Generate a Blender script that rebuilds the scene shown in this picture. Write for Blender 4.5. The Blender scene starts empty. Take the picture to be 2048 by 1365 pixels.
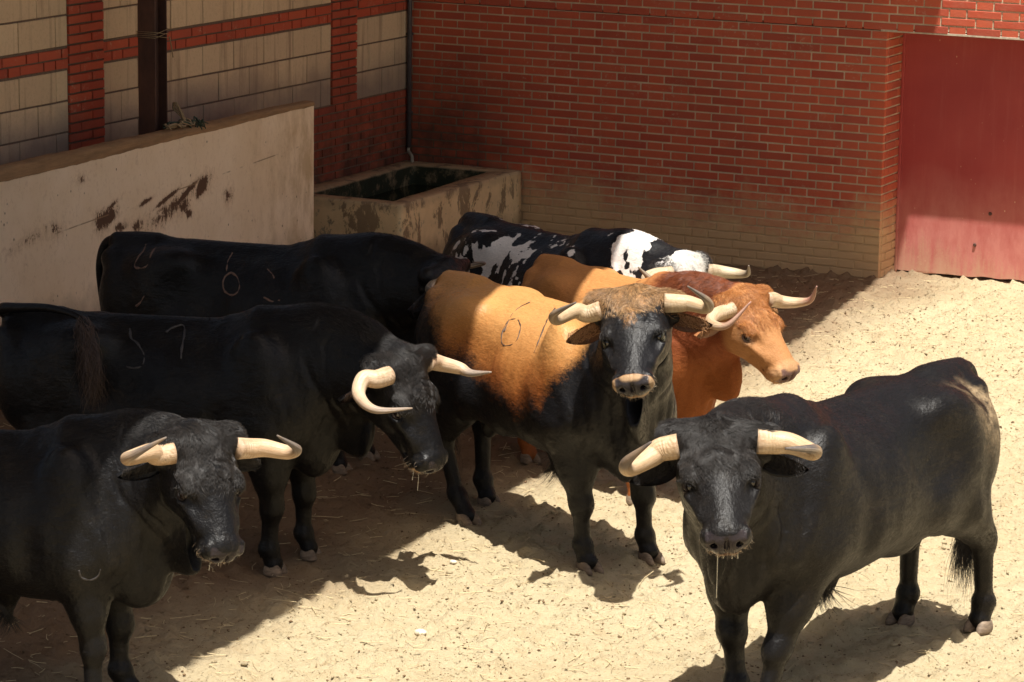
import bpy, bmesh, math, random, time
import numpy as np
from mathutils import Matrix, Vector
T0 = time.time()
rnd = random.Random(7)
scene = bpy.context.scene
COL = scene.collection

# ------------------------------------------------------------------ camera
cam_d = bpy.data.cameras.new('camera'); cam = bpy.data.objects.new('camera', cam_d); COL.objects.link(cam)
cam_d.sensor_width = 36.0; cam_d.lens = 110.147; cam_d.clip_start = 0.5; cam_d.clip_end = 400
CAMP = np.array([11.3701, -21.0175, 4.1150])
RR = np.array([[0.894063, -0.103061, 0.435923], [0.447726, 0.175477, -0.876784], [0.013868, 0.979074, 0.203031]])
m4 = Matrix.Identity(4)
for i in range(3):
    for j in range(3): m4[i][j] = RR[i, j]
    m4[i][3] = CAMP[i]
cam.matrix_world = m4
scene.camera = cam

# ------------------------------------------------------------------ sky, sun, exposure
SUN = np.array([-0.188, 0.253, -1.0]); SUN = SUN / np.linalg.norm(SUN)   # direction the light travels
W = bpy.data.worlds.new('World'); scene.world = W; W.use_nodes = True
nt = W.node_tree; nt.nodes.clear()
sky = nt.nodes.new('ShaderNodeTexSky'); sky.sky_type = 'NISHITA'; sky.sun_disc = False
sky.sun_elevation = math.asin(-SUN[2]); sky.sun_rotation = math.atan2(-SUN[0], -SUN[1])
sky.air_density = 1.0; sky.dust_density = 4.0; sky.ozone_density = 1.0
bg = nt.nodes.new('ShaderNodeBackground'); bg.inputs[1].default_value = 0.075
out = nt.nodes.new('ShaderNodeOutputWorld'); warm = nt.nodes.new('ShaderNodeMix'); warm.data_type = 'RGBA'; warm.blend_type = 'MULTIPLY'; warm.inputs[0].default_value = 1.0; warm.inputs[7].default_value = (1.0, .90, .77, 1)
nt.links.new(sky.outputs[0], warm.inputs[6]); nt.links.new(warm.outputs[2], bg.inputs[0]); nt.links.new(bg.outputs[0], out.inputs[0])
sl = bpy.data.lights.new('sun', 'SUN'); sl.energy = 4.6; sl.angle = math.radians(0.53); sl.color = (1.0, 0.975, 0.91)
so = bpy.data.objects.new('sun', sl); COL.objects.link(so)
so.rotation_euler = Vector(SUN).to_track_quat('-Z', 'Y').to_euler(); so.location = (5, -8, 12)
scene.view_settings.view_transform = 'Standard'; scene.view_settings.look = 'None'
scene.view_settings.exposure = 0.92; scene.view_settings.gamma = 1.0; scene.view_settings.use_curve_mapping = False

# ------------------------------------------------------------------ helpers
def link(o): COL.objects.link(o); return o
def props(o, label=None, cat=None, group=None, kind=None):
    if label: o['label'] = label
    if cat: o['category'] = cat
    if group: o['group'] = group
    if kind: o['kind'] = kind
    return o
def empty(name, loc=(0, 0, 0), rz=0.0, **k):
    o = bpy.data.objects.new(name, None); o.location = loc; o.rotation_euler = (0, 0, rz); o.empty_display_size = .2
    return props(link(o), **k)
def mesh_obj(name, verts, faces, mat=None, parent=None, smooth=False, **k):
    me = bpy.data.meshes.new(name)
    if isinstance(verts, np.ndarray): verts = verts.astype(float).tolist()
    if isinstance(faces, np.ndarray): faces = faces.tolist()
    me.from_pydata(verts, [], faces); me.update()
    if mat: me.materials.append(mat)
    if smooth: me.polygons.foreach_set('use_smooth', [True] * len(me.polygons))
    o = bpy.data.objects.new(name, me); link(o)
    if parent: o.parent = parent
    return props(o, **k)
def bm_obj(name, bm, mat=None, parent=None, smooth=False, **k):
    me = bpy.data.meshes.new(name); bm.to_mesh(me); bm.free()
    if mat: me.materials.append(mat)
    if smooth: me.polygons.foreach_set('use_smooth', [True] * len(me.polygons))
    o = bpy.data.objects.new(name, me); link(o)
    if parent: o.parent = parent
    return props(o, **k)
def boxmesh(name, sx, sy, sz, bev=0.0, segs=1, mat=None):
    """box mesh of a size, centred"""
    bm = bmesh.new(); bmesh.ops.create_cube(bm, size=1.0)
    bmesh.ops.scale(bm, vec=(sx, sy, sz), verts=bm.verts)
    if bev > 0: bmesh.ops.bevel(bm, geom=bm.edges[:], offset=bev, segments=segs, affect='EDGES', profile=.6)
    me = bpy.data.meshes.new(name); bm.to_mesh(me); bm.free()
    if mat: me.materials.append(mat)
    return me
def add_box(bm, c, s, bev=0.0):
    r = bmesh.ops.create_cube(bm, size=1.0); vs = r['verts']
    bmesh.ops.scale(bm, vec=s, verts=vs); bmesh.ops.translate(bm, vec=c, verts=vs)
    if bev > 0:
        es = list({e for v in vs for e in v.link_edges}); bmesh.ops.bevel(bm, geom=es, offset=bev, segments=1, affect='EDGES')

_hrng = np.random.RandomState(5)
_HT = _hrng.rand(1 << 16).astype(np.float32)
def vnoise(p, sc=1.0, seed=0):
    """value noise 0..1, p (N,3)"""
    q = np.asarray(p, dtype=np.float64) * sc + 1000.0 + seed * 17.31
    i = np.floor(q).astype(np.int64); f = q - i; f = f * f * (3 - 2 * f)
    r = 0
    for dx in (0, 1):
        wx = f[:, 0] if dx else 1 - f[:, 0]
        for dy in (0, 1):
            wy = f[:, 1] if dy else 1 - f[:, 1]
            for dz in (0, 1):
                wz = f[:, 2] if dz else 1 - f[:, 2]
                h = ((i[:, 0] + dx) * 73856093 ^ (i[:, 1] + dy) * 19349663 ^ (i[:, 2] + dz) * 83492791) & 0xffff
                r = r + _HT[h] * wx * wy * wz
    return r
def fbm(p, sc=1.0, oct=4, seed=0):
    a = 0; t = 0; w = 1.0
    for o in range(oct):
        a = a + w * vnoise(p, sc * 2 ** o, seed + o * 7); t += w; w *= .5
    return a / t
def sstep(a, b, x):
    t = np.clip((x - a) / (b - a), 0, 1); return t * t * (3 - 2 * t)

# ------------------------------------------------------------------ material helpers
class N:
    def __init__(s, name):
        s.m = bpy.data.materials.new(name); s.m.use_nodes = True; s.t = s.m.node_tree; s.t.nodes.clear()
        s.o = s.n('ShaderNodeOutputMaterial'); s.b = s.n('ShaderNodeBsdfPrincipled'); s.l(s.b.outputs[0], s.o.inputs[0])
    def n(s, t, **k):
        x = s.t.nodes.new(t)
        for a, b in k.items(): setattr(x, a, b)
        return x
    def l(s, a, b): s.t.links.new(a, b)
    def coord(s, out='Object'): return s.n('ShaderNodeTexCoord').outputs[out]
    def geo(s): return s.n('ShaderNodeNewGeometry').outputs['Position']
    def mapping(s, v, sc=(1, 1, 1), loc=(0, 0, 0), rot=(0, 0, 0)):
        x = s.n('ShaderNodeMapping'); s.l(v, x.inputs[0]); x.inputs['Scale'].default_value = sc; x.inputs['Location'].default_value = loc; x.inputs['Rotation'].default_value = rot
        return x.outputs[0]
    def noise(s, v, sc, det=4, rough=.55, dist=0.0):
        x = s.n('ShaderNodeTexNoise'); s.l(v, x.inputs['Vector']); x.inputs['Scale'].default_value = sc; x.inputs['Detail'].default_value = det
        x.inputs['Roughness'].default_value = rough; x.inputs['Distortion'].default_value = dist
        return x.outputs['Fac']
    def vor(s, v, sc, out='Distance', feature='F1'):
        x = s.n('ShaderNodeTexVoronoi', feature=feature); s.l(v, x.inputs['Vector']); x.inputs['Scale'].default_value = sc
        return x.outputs[out]
    def ramp(s, f, stops, interp='LINEAR'):
        x = s.n('ShaderNodeValToRGB'); s.l(f, x.inputs[0]); x.color_ramp.interpolation = interp
        e = x.color_ramp.elements
        while len(e) > 1: e.remove(e[-1])
        e[0].position = stops[0][0]; c = stops[0][1]; e[0].color = (c, c, c, 1) if isinstance(c, (int, float)) else (*c, 1)
        for p, c in stops[1:]:
            q = e.new(p); q.color = (c, c, c, 1) if isinstance(c, (int, float)) else (*c, 1)
        return x.outputs[0]
    def mr(s, f, a, b, c=0.0, d=1.0):
        x = s.n('ShaderNodeMapRange'); s.v(f, x.inputs[0]); x.inputs[1].default_value = a; x.inputs[2].default_value = b; x.inputs[3].default_value = c; x.inputs[4].default_value = d
        return x.outputs[0]
    def v(s, a, inp):
        if isinstance(a, (int, float)): inp.default_value = a
        elif isinstance(a, tuple): inp.default_value = (*a, 1) if len(a) == 3 and len(inp.default_value) == 4 else a
        else: s.l(a, inp)
    def mix(s, f, a, b, mode='MIX'):
        x = s.n('ShaderNodeMix', data_type='RGBA', blend_type=mode); s.v(f, x.inputs[0]); s.v(a, x.inputs[6]); s.v(b, x.inputs[7]); return x.outputs[2]
    def math(s, op, a, b=0.0, clamp=False):
        x = s.n('ShaderNodeMath', operation=op, use_clamp=clamp); s.v(a, x.inputs[0]); s.v(b, x.inputs[1]); return x.outputs[0]
    def attr(s, name, out='Color'):
        x = s.n('ShaderNodeAttribute', attribute_name=name); return x.outputs[out]
    def sep(s, v):
        x = s.n('ShaderNodeSeparateXYZ'); s.l(v, x.inputs[0]); return x.outputs
    def bump(s, h, strength=.5, dist=.01, normal=None):
        x = s.n('ShaderNodeBump'); s.l(h, x.inputs['Height']); x.inputs['Strength'].default_value = strength; x.inputs['Distance'].default_value = dist
        if normal is not None: s.l(normal, x.inputs['Normal'])
        return x.outputs[0]
    def fin(s, col=None, rough=None, normal=None, **k):
        if col is not None: s.v(col, s.b.inputs['Base Color'])
        if rough is not None: s.v(rough, s.b.inputs['Roughness'])
        if normal is not None: s.l(normal, s.b.inputs['Normal'])
        for a, b in k.items(): s.v(b, s.b.inputs[a.replace('_', ' ')])
        return s.m

def dirt_height(s, g):
    """splash of dry mud on the foot of the walls, 0..1"""
    z = s.sep(g)[2]
    n = s.noise(s.mapping(g, (1, 1, .6)), 2.2, 5, .6)
    n2 = s.noise(g, 14, 4, .7)
    t = s.math('ADD', z, s.math('MULTIPLY', s.math('SUBTRACT', n, .5), -.55))
    t = s.math('ADD', t, s.math('MULTIPLY', s.math('SUBTRACT', n2, .5), -.35))
    return s.mr(t, .62, .26)

DUST = (.56, .38, .20)
def mat_brick():
    s = N('fired_brick'); g = s.geo(); ra = s.n('ShaderNodeObjectInfo').outputs['Random']
    c = s.ramp(ra, [(0, (.35, .050, .024)), (.35, (.46, .070, .030)), (.7, (.52, .092, .038)), (1, (.39, .062, .034))])
    n = s.noise(g, 9, 5, .65); c = s.mix(s.mr(n, .35, .75, 0, .45), c, (.40, .12, .07))
    st = s.noise(s.mapping(g, (1, 1, .25)), 16, 5, .7); c = s.mix(s.mr(st, .62, .8, 0, .4), c, (.45, .25, .17))
    sp = s.vor(g, 55); c = s.mix(s.mr(sp, .1, .04, 0, .5), c, (.12, .04, .03))
    sm = s.math('MULTIPLY', s.mr(s.noise(g, 26, 6, .8), .56, .64), s.mr(s.noise(g, 2.1, 4, .6), .5, .62)); c = s.mix(s.math('MULTIPLY', sm, .65), c, (.50, .40, .29))
    big = s.noise(g, 1.3, 3, .5); c = s.mix(s.mr(big, .45, .7, 0, .3), c, (.22, .05, .03))
    d = dirt_height(s, g); c = s.mix(s.math('MULTIPLY', d, .93), c, DUST)
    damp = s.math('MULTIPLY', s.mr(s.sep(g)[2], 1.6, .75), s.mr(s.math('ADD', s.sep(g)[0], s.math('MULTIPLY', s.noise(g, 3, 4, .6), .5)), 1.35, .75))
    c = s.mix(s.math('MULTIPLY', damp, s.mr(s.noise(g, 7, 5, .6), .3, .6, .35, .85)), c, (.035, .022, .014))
    h = s.math('ADD', s.noise(g, 60, 4, .7), s.math('MULTIPLY', s.noise(g, 14, 4, .6), .8))
    return s.fin(c, s.mr(n, .3, .7, .62, .88), s.bump(h, .35, .006))
def mat_mortar():
    s = N('mortar'); g = s.geo()
    n = s.noise(g, 5, 5, .6); c = s.mix(s.mr(n, .35, .65), (.64, .52, .37), (.46, .36, .25))
    n2 = s.noise(g, 45, 4, .7); c = s.mix(s.mr(n2, .5, .8, 0, .5), c, (.72, .63, .48))
    d = dirt_height(s, g); c = s.mix(s.math('MULTIPLY', d, .9), c, DUST)
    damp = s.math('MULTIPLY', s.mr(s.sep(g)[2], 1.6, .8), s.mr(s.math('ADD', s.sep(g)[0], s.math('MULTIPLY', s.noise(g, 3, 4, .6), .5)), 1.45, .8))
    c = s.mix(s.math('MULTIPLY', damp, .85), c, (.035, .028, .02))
    return s.fin(c, .92, s.bump(s.noise(g, 90, 4, .8), .6, .008))
def mat_block():
    s = N('concrete_block'); g = s.geo(); ra = s.n('ShaderNodeObjectInfo').outputs['Random']
    c = s.ramp(ra, [(0, (.60, .45, .29)), (.5, (.68, .52, .34)), (1, (.55, .41, .27))])
    st = s.noise(s.mapping(g, (1, 9, .55)), 1.6, 5, .6); c = s.mix(s.mr(st, .52, .72, 0, .70), c, (.22, .14, .09))
    z = s.sep(g)[2]
    w = s.math('ADD', z, s.math('MULTIPLY', s.noise(g, 1.4, 4, .6), -.7)); c = s.mix(s.mr(w, 1.15, .85, 0, .8), c, (.20, .15, .13))
    f = s.noise(g, 50, 4, .75); c = s.mix(s.mr(f, .5, .8, 0, .35), c, (.22, .15, .10))
    return s.fin(c, .9, s.bump(f, .5, .005))
def mat_panel():
    """white-washed burladero board, stained by the bulls"""
    s = N('stained_whitewash'); g = s.geo(); y = s.sep(g)[1]; z = s.sep(g)[2]
    c = s.mix(s.mr(s.noise(g, 2.4, 5, .6), .35, .7), (.89, .73, .54), (.80, .63, .43))
    # ochre drips towards the right end
    od = s.math('MULTIPLY', s.mr(y, -3.5, -2.5), s.mr(s.noise(s.mapping(g, (1, 2.2, .8)), 3.4, 6, .7), .42, .62)); c = s.mix(s.math('MULTIPLY', od, .6), c, (.40, .25, .09))
    zb = s.math('ADD', z, s.math('MULTIPLY', y, -.06))
    fn = s.math('ADD', s.math('MULTIPLY', s.noise(s.mapping(g, (1, 4, 2.2)), 7, 7, .78, .8), 1.0), s.math('MULTIPLY', s.noise(g, 55, 4, .75), .35))
    st = s.math('ADD', s.attr('stain', 'Fac'), s.math('MULTIPLY', s.math('SUBTRACT', fn, .59), 1.6))
    c = s.mix(s.mr(st, .18, .62, 0, .45), c, (.36, .20, .10))
    c = s.mix(s.mr(st, .50, .66, 0, .95), c, (.075, .030, .014))
    # flecks
    fl = s.vor(s.mapping(g, (1, 1, .7)), 22); fm = s.noise(g, 5, 3, .5)
    low = s.math('MULTIPLY', s.mr(fl, .17, .09), s.mr(s.math('ADD', fm, s.mr(zb, .3, 1.3, .10, -.10)), .5, .56)); c = s.mix(s.math('MULTIPLY', low, .85), c, (.10, .05, .02))
    # wet foot
    wf = s.mr(s.math('ADD', z, s.math('MULTIPLY', s.noise(g, 3, 5, .6), -.5)), .25, .0); c = s.mix(s.math('MULTIPLY', wf, .7), c, (.18, .12, .07))
    # board joint
    j = s.math('ABSOLUTE', s.math('SUBTRACT', zb, 1.215)); c = s.mix(s.math('MULTIPLY', s.mr(j, .006, .002), s.mr(s.noise(g, 3, 3), .5, .55, 0, .8)), c, (.28, .18, .10))
    return s.fin(c, .75, s.bump(s.noise(g, 30, 5, .7), .25, .006))
def mat_timber():
    s = N('panel_coping'); g = s.geo()
    c = s.mix(s.mr(s.noise(s.mapping(g, (1, .6, 6)), 6, 6, .7), .35, .7), (.36, .22, .11), (.20, .12, .06))
    return s.fin(c, .85, s.bump(s.noise(g, 40, 4, .7), .4, .006))
def mat_trough():
    s = N('old_trough_render'); g = s.geo(); z = s.sep(g)[2]
    c = s.mix(s.mr(s.noise(g, 3.5, 6, .65), .38, .66), (.80, .58, .32), (.64, .46, .25))
    p = s.mr(s.noise(s.mapping(g, (1, 1, .6)), 5, 7, .72, .4), .53, .57); c = s.mix(s.math('MULTIPLY', p, .75), c, (.14, .085, .045))
    p2 = s.mr(s.noise(g, 11, 6, .7), .60, .64); c = s.mix(s.math('MULTIPLY', p2, .6), c, (.23, .19, .14))
    top = s.mr(s.math('ADD', z, s.math('MULTIPLY', s.noise(g, 9, 5, .7), .12)), .56, .66); c = s.mix(s.math('MULTIPLY', top, .6), c, (.28, .21, .14))
    wet = s.mr(s.math('ADD', z, s.math('MULTIPLY', s.noise(s.mapping(g, (1, 1, .4)), 4, 5, .6), -.35)), .12, -.06); c = s.mix(s.math('MULTIPLY', wet, .7), c, (.13, .07, .035))
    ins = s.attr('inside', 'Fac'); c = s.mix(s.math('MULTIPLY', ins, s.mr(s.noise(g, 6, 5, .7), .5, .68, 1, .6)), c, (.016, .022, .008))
    return s.fin(c, .88, s.bump(s.math('ADD', s.noise(g, 24, 6, .75), s.math('MULTIPLY', p, .3)), .5, .012))
def mat_water():
    s = N('green_water'); return s.fin((.012, .016, .006), .08, s.bump(s.noise(s.geo(), 14, 2, .4), .05, .01), Specular_IOR_Level=.5)
def mat_door():
    s = N('red_door_paint'); g = s.geo(); x, y, z = s.sep(g)[:3]
    c = s.mix(s.mr(s.noise(g, 1.6, 4, .5), .35, .7), (.33, .040, .040), (.40, .062, .055))
    streak = s.noise(s.mapping(g, (7, 1, .5)), 2.4, 6, .7)
    c = s.mix(s.mr(streak, .52, .72, 0, .35), c, (.44, .12, .10))
    lit_pale = s.math('MULTIPLY', s.mr(s.math('ADD', z, s.math('MULTIPLY', s.noise(g, 3, 4, .6), .3)), .95, .45), s.mr(s.noise(s.mapping(g, (1, 1, .4)), 9, 5, .7), .3, .6, .35, .8)); c = s.mix(lit_pale, c, (.58, .23, .19))  # paler pink low down puts the sunlit patch's brightness into the paint
    t = s.math('ADD', z, s.math('MULTIPLY', s.math('SUBTRACT', streak, .5), -.75)); t = s.math('ADD', t, s.math('MULTIPLY', s.math('SUBTRACT', s.noise(g, 60, 4, .8), .5), -.35))
    t = s.math('ADD', t, s.mr(x, 4.2, 4.9, 0, .14))
    c = s.mix(s.mr(t, .26, -.06, 0, .8), c, (.50, .32, .20))
    ch = s.vor(s.mapping(g, (1, 1, .6)), 24); c = s.mix(s.math('MULTIPLY', s.mr(ch, .11, .06), s.mr(s.noise(g, 3, 3), .56, .64)), c, (.66, .45, .30))
    rust = s.mr(s.math('ADD', z, s.math('MULTIPLY', s.noise(g, 9, 5, .7), .08)), .075, .05); c = s.mix(rust, c, (.20, .07, .02))
    return s.fin(c, .52, s.bump(s.noise(g, 18, 5, .7), .12, .01))
def mat_steel():
    s = N('rusty_steel'); g = s.geo()
    c = s.mix(s.mr(s.noise(s.mapping(g, (1, 1, .4)), 7, 6, .7), .4, .65), (.055, .025, .02), (.10, .045, .03))
    return s.fin(c, .6, s.bump(s.noise(g, 40, 4, .7), .3, .003))
def mat_plain(name, c, r=.8, bump=.3, sc=40, **k):
    s = N(name); g = s.coord(); n = s.noise(g, sc, 4, .65)
    cc = s.mix(s.mr(n, .3, .7), tuple(x * .75 for x in c), tuple(min(1, x * 1.2) for x in c))
    return s.fin(cc, r, s.bump(n, bump, .004), **k)
def mat_ground():
    s = N('trodden_sand'); g = s.geo()
    n = s.noise(g, .8, 5, .55); c = s.mix(s.mr(n, .3, .7), (.63, .525, .335), (.57, .45, .27))
    m = s.noise(g, 7, 6, .7); c = s.mix(s.mr(m, .52, .75, 0, .55), c, (.42, .29, .15))
    f = s.noise(g, 55, 5, .75); c = s.mix(s.mr(f, .5, .8, 0, .5), c, (.72, .63, .45))
    v = s.noise(g, 24, 6, .8, .5); c = s.mix(s.mr(v, .57, .67, 0, .8), c, (.27, .165, .08))
    sp = s.vor(g, 42); c = s.mix(s.math('MULTIPLY', s.mr(sp, .20, .08), s.mr(m, .42, .56)), c, (.13, .075, .035))
    # sand colour darkened and browned under the roof to deepen its shade
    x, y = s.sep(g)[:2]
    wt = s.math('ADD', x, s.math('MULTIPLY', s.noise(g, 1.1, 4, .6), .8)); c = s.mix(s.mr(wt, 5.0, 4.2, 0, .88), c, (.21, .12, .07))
    h = s.math('ADD', s.math('MULTIPLY', s.noise(g, 38, 6, .8), 1.0), s.math('MULTIPLY', s.noise(g, 120, 4, .75), .5))
    return s.fin(c, .95, s.bump(h, .9, .028), Specular_IOR_Level=.15)

M_BRICK, M_MORTAR, M_BLOCK = mat_brick(), mat_mortar(), mat_block(); M_JOINT = None
M_PANEL, M_TIMBER, M_TROUGH, M_WATER = mat_panel(), mat_timber(), mat_trough(), mat_water()
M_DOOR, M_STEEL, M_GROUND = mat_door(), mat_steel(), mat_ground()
M_ROOF = mat_plain('roof_sheet', (.10, .085, .075), .8, .2, 6)
M_ROPE = mat_plain('old_rope', (.30, .22, .13), .9, .5, 120)
M_NET = mat_plain('green_netting', (.05, .075, .05), .8, .5, 90)
M_PIPE = mat_plain('painted_pipe', (.06, .05, .055), .55, .2, 30)
M_SPOUT = mat_plain('limed_spout', (.30, .27, .21), .7, .4, 60)
M_LINTEL = mat_plain('lintel_concrete', (.48, .41, .31), .9, .5, 30)

# ------------------------------------------------------------------ ground
def ground_h(x, y):
    p = np.stack([x, y, np.zeros_like(x)], 1)
    h = (fbm(p, 1.3, 3, 1) - .5) * .05 + (fbm(p, 7.0, 4, 2) - .5) * .028 + np.maximum(fbm(p, 16.0, 3, 3) - .52, 0) * .15
    h += (fbm(p, 33.0, 2, 5) - .5) * .016
    pr = vnoise(p, 4.3, 9); h -= np.maximum(pr - .74, 0) * .10         # hoof prints
    return h
def build_ground():
    xs = np.concatenate([[-60, -20, -6, -1.0], np.arange(-.4, 10.2, .022), [12.6, 20, 60]])
    ys = np.concatenate([[-90, -40, -20, -14.2], np.arange(-12.4, .6, .022), [1.2, 4, 30]])
    X, Y = np.meshgrid(xs, ys, indexing='ij'); x, y = X.ravel(), Y.ravel()
    fade = sstep(-1, 0, x) * (1 - sstep(9.6, 10.2, x)) * sstep(-12.4, -12.0, y)
    z = ground_h(x, y) * fade
    # heaped against the foot of the back wall
    z += .012 * np.exp(-((y) / .16) ** 2) * (x < 3.9) * fade
    nx, ny = len(xs), len(ys); idx = np.arange(nx * ny).reshape(nx, ny)
    f = np.stack([idx[:-1, :-1], idx[1:, :-1], idx[1:, 1:], idx[:-1, 1:]], -1).reshape(-1, 4)
    me = bpy.data.meshes.new('ground'); me.vertices.add(len(x)); me.vertices.foreach_set('co', np.stack([x, y, z], 1).ravel())
    me.loops.add(f.size); me.loops.foreach_set('vertex_index', f.ravel().astype(np.int32))
    me.polygons.add(len(f)); me.polygons.foreach_set('loop_start', np.arange(0, f.size, 4, dtype=np.int32)); me.polygons.foreach_set('loop_total', np.full(len(f), 4, np.int32))
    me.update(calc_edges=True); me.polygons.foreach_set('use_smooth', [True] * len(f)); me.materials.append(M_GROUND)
    o = bpy.data.objects.new('ground', me); link(o); props(o, label='trodden sandy floor of the bull pen', kind='structure')
build_ground()

# ------------------------------------------------------------------ brick and block walls
CRS, PER = 0.0617, 0.3823
def proj_px(P):
    d = np.atleast_2d(P) - CAMP; c = d @ RR
    return np.stack([1024 + 6266.1 * c[:, 0] / -c[:, 2], 682.5 - 6266.1 * c[:, 1] / -c[:, 2]], 1)
brick_meshes = {}
def pieces(parent, plist, thick_axis, mat, name, limit=300):
    """plist: (centre, size) boxes; the largest-showing `limit` become parts, the rest one stuff part"""
    vis, rest = [], []
    for c, s in plist:
        px = proj_px(np.array(c, float))[0]
        (vis if (-25 < px[0] < 2075 and -25 < px[1] < 1100) else rest).append((c, s))
    vis.sort(key=lambda t: -(t[1][0] * t[1][1] * t[1][2]) ** .0 * (t[1][0] + t[1][1]) / np.linalg.norm(np.array(t[0]) - CAMP))
    rest = vis[limit:] + rest; vis = vis[:limit]
    for c, s in vis:
        key = (name, tuple(round(v, 4) for v in s))
        if key not in brick_meshes:
            brick_meshes[key] = boxmesh(name, *s, bev=.0028, mat=mat)
        o = bpy.data.objects.new(name, brick_meshes[key]); link(o); o.parent = parent
        j = rnd.uniform(-.0022, .0022)
        o.location = (c[0] + (j if thick_axis == 0 else 0), c[1] + (j if thick_axis == 1 else 0), c[2])
        o.rotation_euler = (rnd.uniform(-.006, .006), rnd.uniform(-.006, .006), 0)
    if rest:
        bm = bmesh.new()
        for c, s in rest:
            j = rnd.uniform(-.002, .002); add_box(bm, (c[0] + (j if thick_axis == 0 else 0), c[1] + (j if thick_axis == 1 else 0), c[2]), s, 0)
        bm_obj(name, bm, mat, parent, kind='stuff')

def row_bricks(a, b, phase, hdr=.115, strt=.2438, jt=.0118):
    """(start,end) of bricks between a and b, stretcher/header alternating; a joint ends at phase where a stretcher starts"""
    o = []; x = phase - PER * math.ceil((phase - a) / PER + 1)
    while x < b:
        for L in (strt, hdr):
            s, e = x, x + L; x = e + jt
            s2, e2 = max(s, a), min(e, b)
            if e2 - s2 > .025: o.append((s2, e2))
    return o
# back wall ------------------------------------------------------
DX0, DX1, DZ = 3.855, 7.2, 1.797
bw = empty('brick_wall', (0, 0, 0), label='tall red brick back wall with pale joints and mud-splashed foot beside the red door', cat='wall')
pl = []
rows = range(-29, 46)
for r in rows:
    z0 = DZ + r * CRS; zc = z0 + CRS / 2
    ph = 2.721 if r % 2 == 1 else 2.909      # row just under the lintel has r = -1
    segs = [(0.0, 9.5)] if z0 > DZ - .01 else [(0.0, DX0 + .0)]
    for a, b in segs:
        lst = row_bricks(a + .004, b - .002, ph)
        for s, e in lst:
            if zc < .01: continue
            pl.append((((s + e) / 2, .022 - .0045, zc), (e - s, .044, CRS - .0118)))
pieces(bw, pl, 1, M_BRICK, 'brick')
bm = bmesh.new()
add_box(bm, ((DX0 - .004) / 2 - .15, .17, DZ / 2 - .1), (DX0 - .004 + .3, .336, DZ + .2))
bm_obj('mortar_core', bm, M_MORTAR, bw)
bm = bmesh.new(); add_box(bm, (4.6, .17, DZ + 1.42), (9.8, .336, 2.80)); bm_obj('mortar_core', bm, M_MORTAR, bw)
bm = bmesh.new(); add_box(bm, ((DX1 + 9.5) / 2, .17, DZ / 2 - .1), (9.5 - DX1, .336, DZ + .2)); bm_obj('mortar_core', bm, M_MORTAR, bw)
# jamb return bricks: full depth on the reveal
jl = []
for r in range(-29, 0):
    zc = DZ + r * CRS + CRS / 2
    if zc < .0: continue
    sp = [(.045, .115), (.127, .335)] if r % 2 else [(.045, .245), (.257, .335)]
    for a, b in sp: jl.append(((DX0 - .020, (a + b) / 2, zc), (.048, b - a, CRS - .0118)))
pieces(bw, jl, 0, M_BRICK, 'jamb_brick', 120)
# lintel
bm = bmesh.new(); add_box(bm, ((DX0 - .05 + 9.5) / 2, .165, DZ + .0035), (9.5 - DX0 + .05, .338, .017), .002); bm_obj('lintel', bm, M_LINTEL, bw)
# red door -------------------------------------------------------
dr = empty('metal_door', (DX0, .34, 0), label='big dark red painted metal door, scuffed and dusty along its foot', cat='door')
bm = bmesh.new(); nxs = 60; vs = []
xs = np.linspace(0.0, DX1 - DX0, 220)
zb = .022 + .018 * (fbm(np.stack([xs, xs * 0, xs * 0], 1), 9, 4, 3) - .3) + .012 * sstep(.1, .9, xs)
V = []
for yy in (0.0, .04):
    for x, z in zip(xs, zb): V.append((x, yy, z))
    for x in xs: V.append((x, yy, 1.80))
n = len(xs); Fc = []
for i in range(n - 1):
    Fc.append((i, i + 1, n + i + 1, n + i)); Fc.append((2 * n + i + 1, 2 * n + i, 3 * n + i, 3 * n + i + 1)); Fc.append((i + 1, i, 2 * n + i, 2 * n + i + 1))
mesh_obj('door_leaf', V, Fc, M_DOOR, dr)
bm = bmesh.new(); add_box(bm, (.012, -.012, .9), (.018, .022, 1.77), .002); bm_obj('door_edge', bm, M_DOOR, dr)
bm = bmesh.new(); add_box(bm, (1.5, .09, .9), (3.4, .06, 1.9)); bm_obj('door_back', bm, M_STEEL, dr)
for (x, z) in ((.60, .265), (.705, .50)):
    bm = bmesh.new(); bmesh.ops.create_cone(bm, cap_ends=True, segments=10, radius1=.014, radius2=.010, depth=.012)
    bmesh.ops.rotate(bm, verts=bm.verts, cent=(0, 0, 0), matrix=Matrix.Rotation(math.pi / 2, 3, 'X')); bmesh.ops.translate(bm, verts=bm.verts, vec=(x, -.006, z)); bm_obj('bolt', bm, M_STEEL, dr)

# left wall ------------------------------------------------------
lw = empty('block_wall', (0, 0, 0), label='left wall of buff concrete blocks with red brick bands and brick piers', cat='wall')
ZB = 1.7275; BAND = .146; PC = .0628
P1, P2 = (-4.545, -4.15), (-1.195, -.823)
blocks, bricks = [], []
def block_rows(ya, yb, off):
    for base, up in ((ZB, -1), (ZB + BAND, 1)):
        for k in range(3 if up < 0 else 4):
            z0 = base + (.2 * k if up > 0 else -.2 * (k + 1))
            o = off + (.2 if (k % 2) else 0)
            y = o - .4 * math.ceil((o - ya) / .4 + 1)
            while y < yb:
                s, e = max(y + .004, ya + .006), min(y + .396, yb - .006)
                if e - s > .03: blocks.append(((.022 - .04, (s + e) / 2, z0 + .1), (.05, e - s, .2 - .012)))
                y += .4
        for k in range(2):
            pass
block_rows(-9.5, P1[0], -5.078 + .4); block_rows(P1[1], P2[0], -3.342); block_rows(P2[1], 0.0, -.823)
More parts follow.
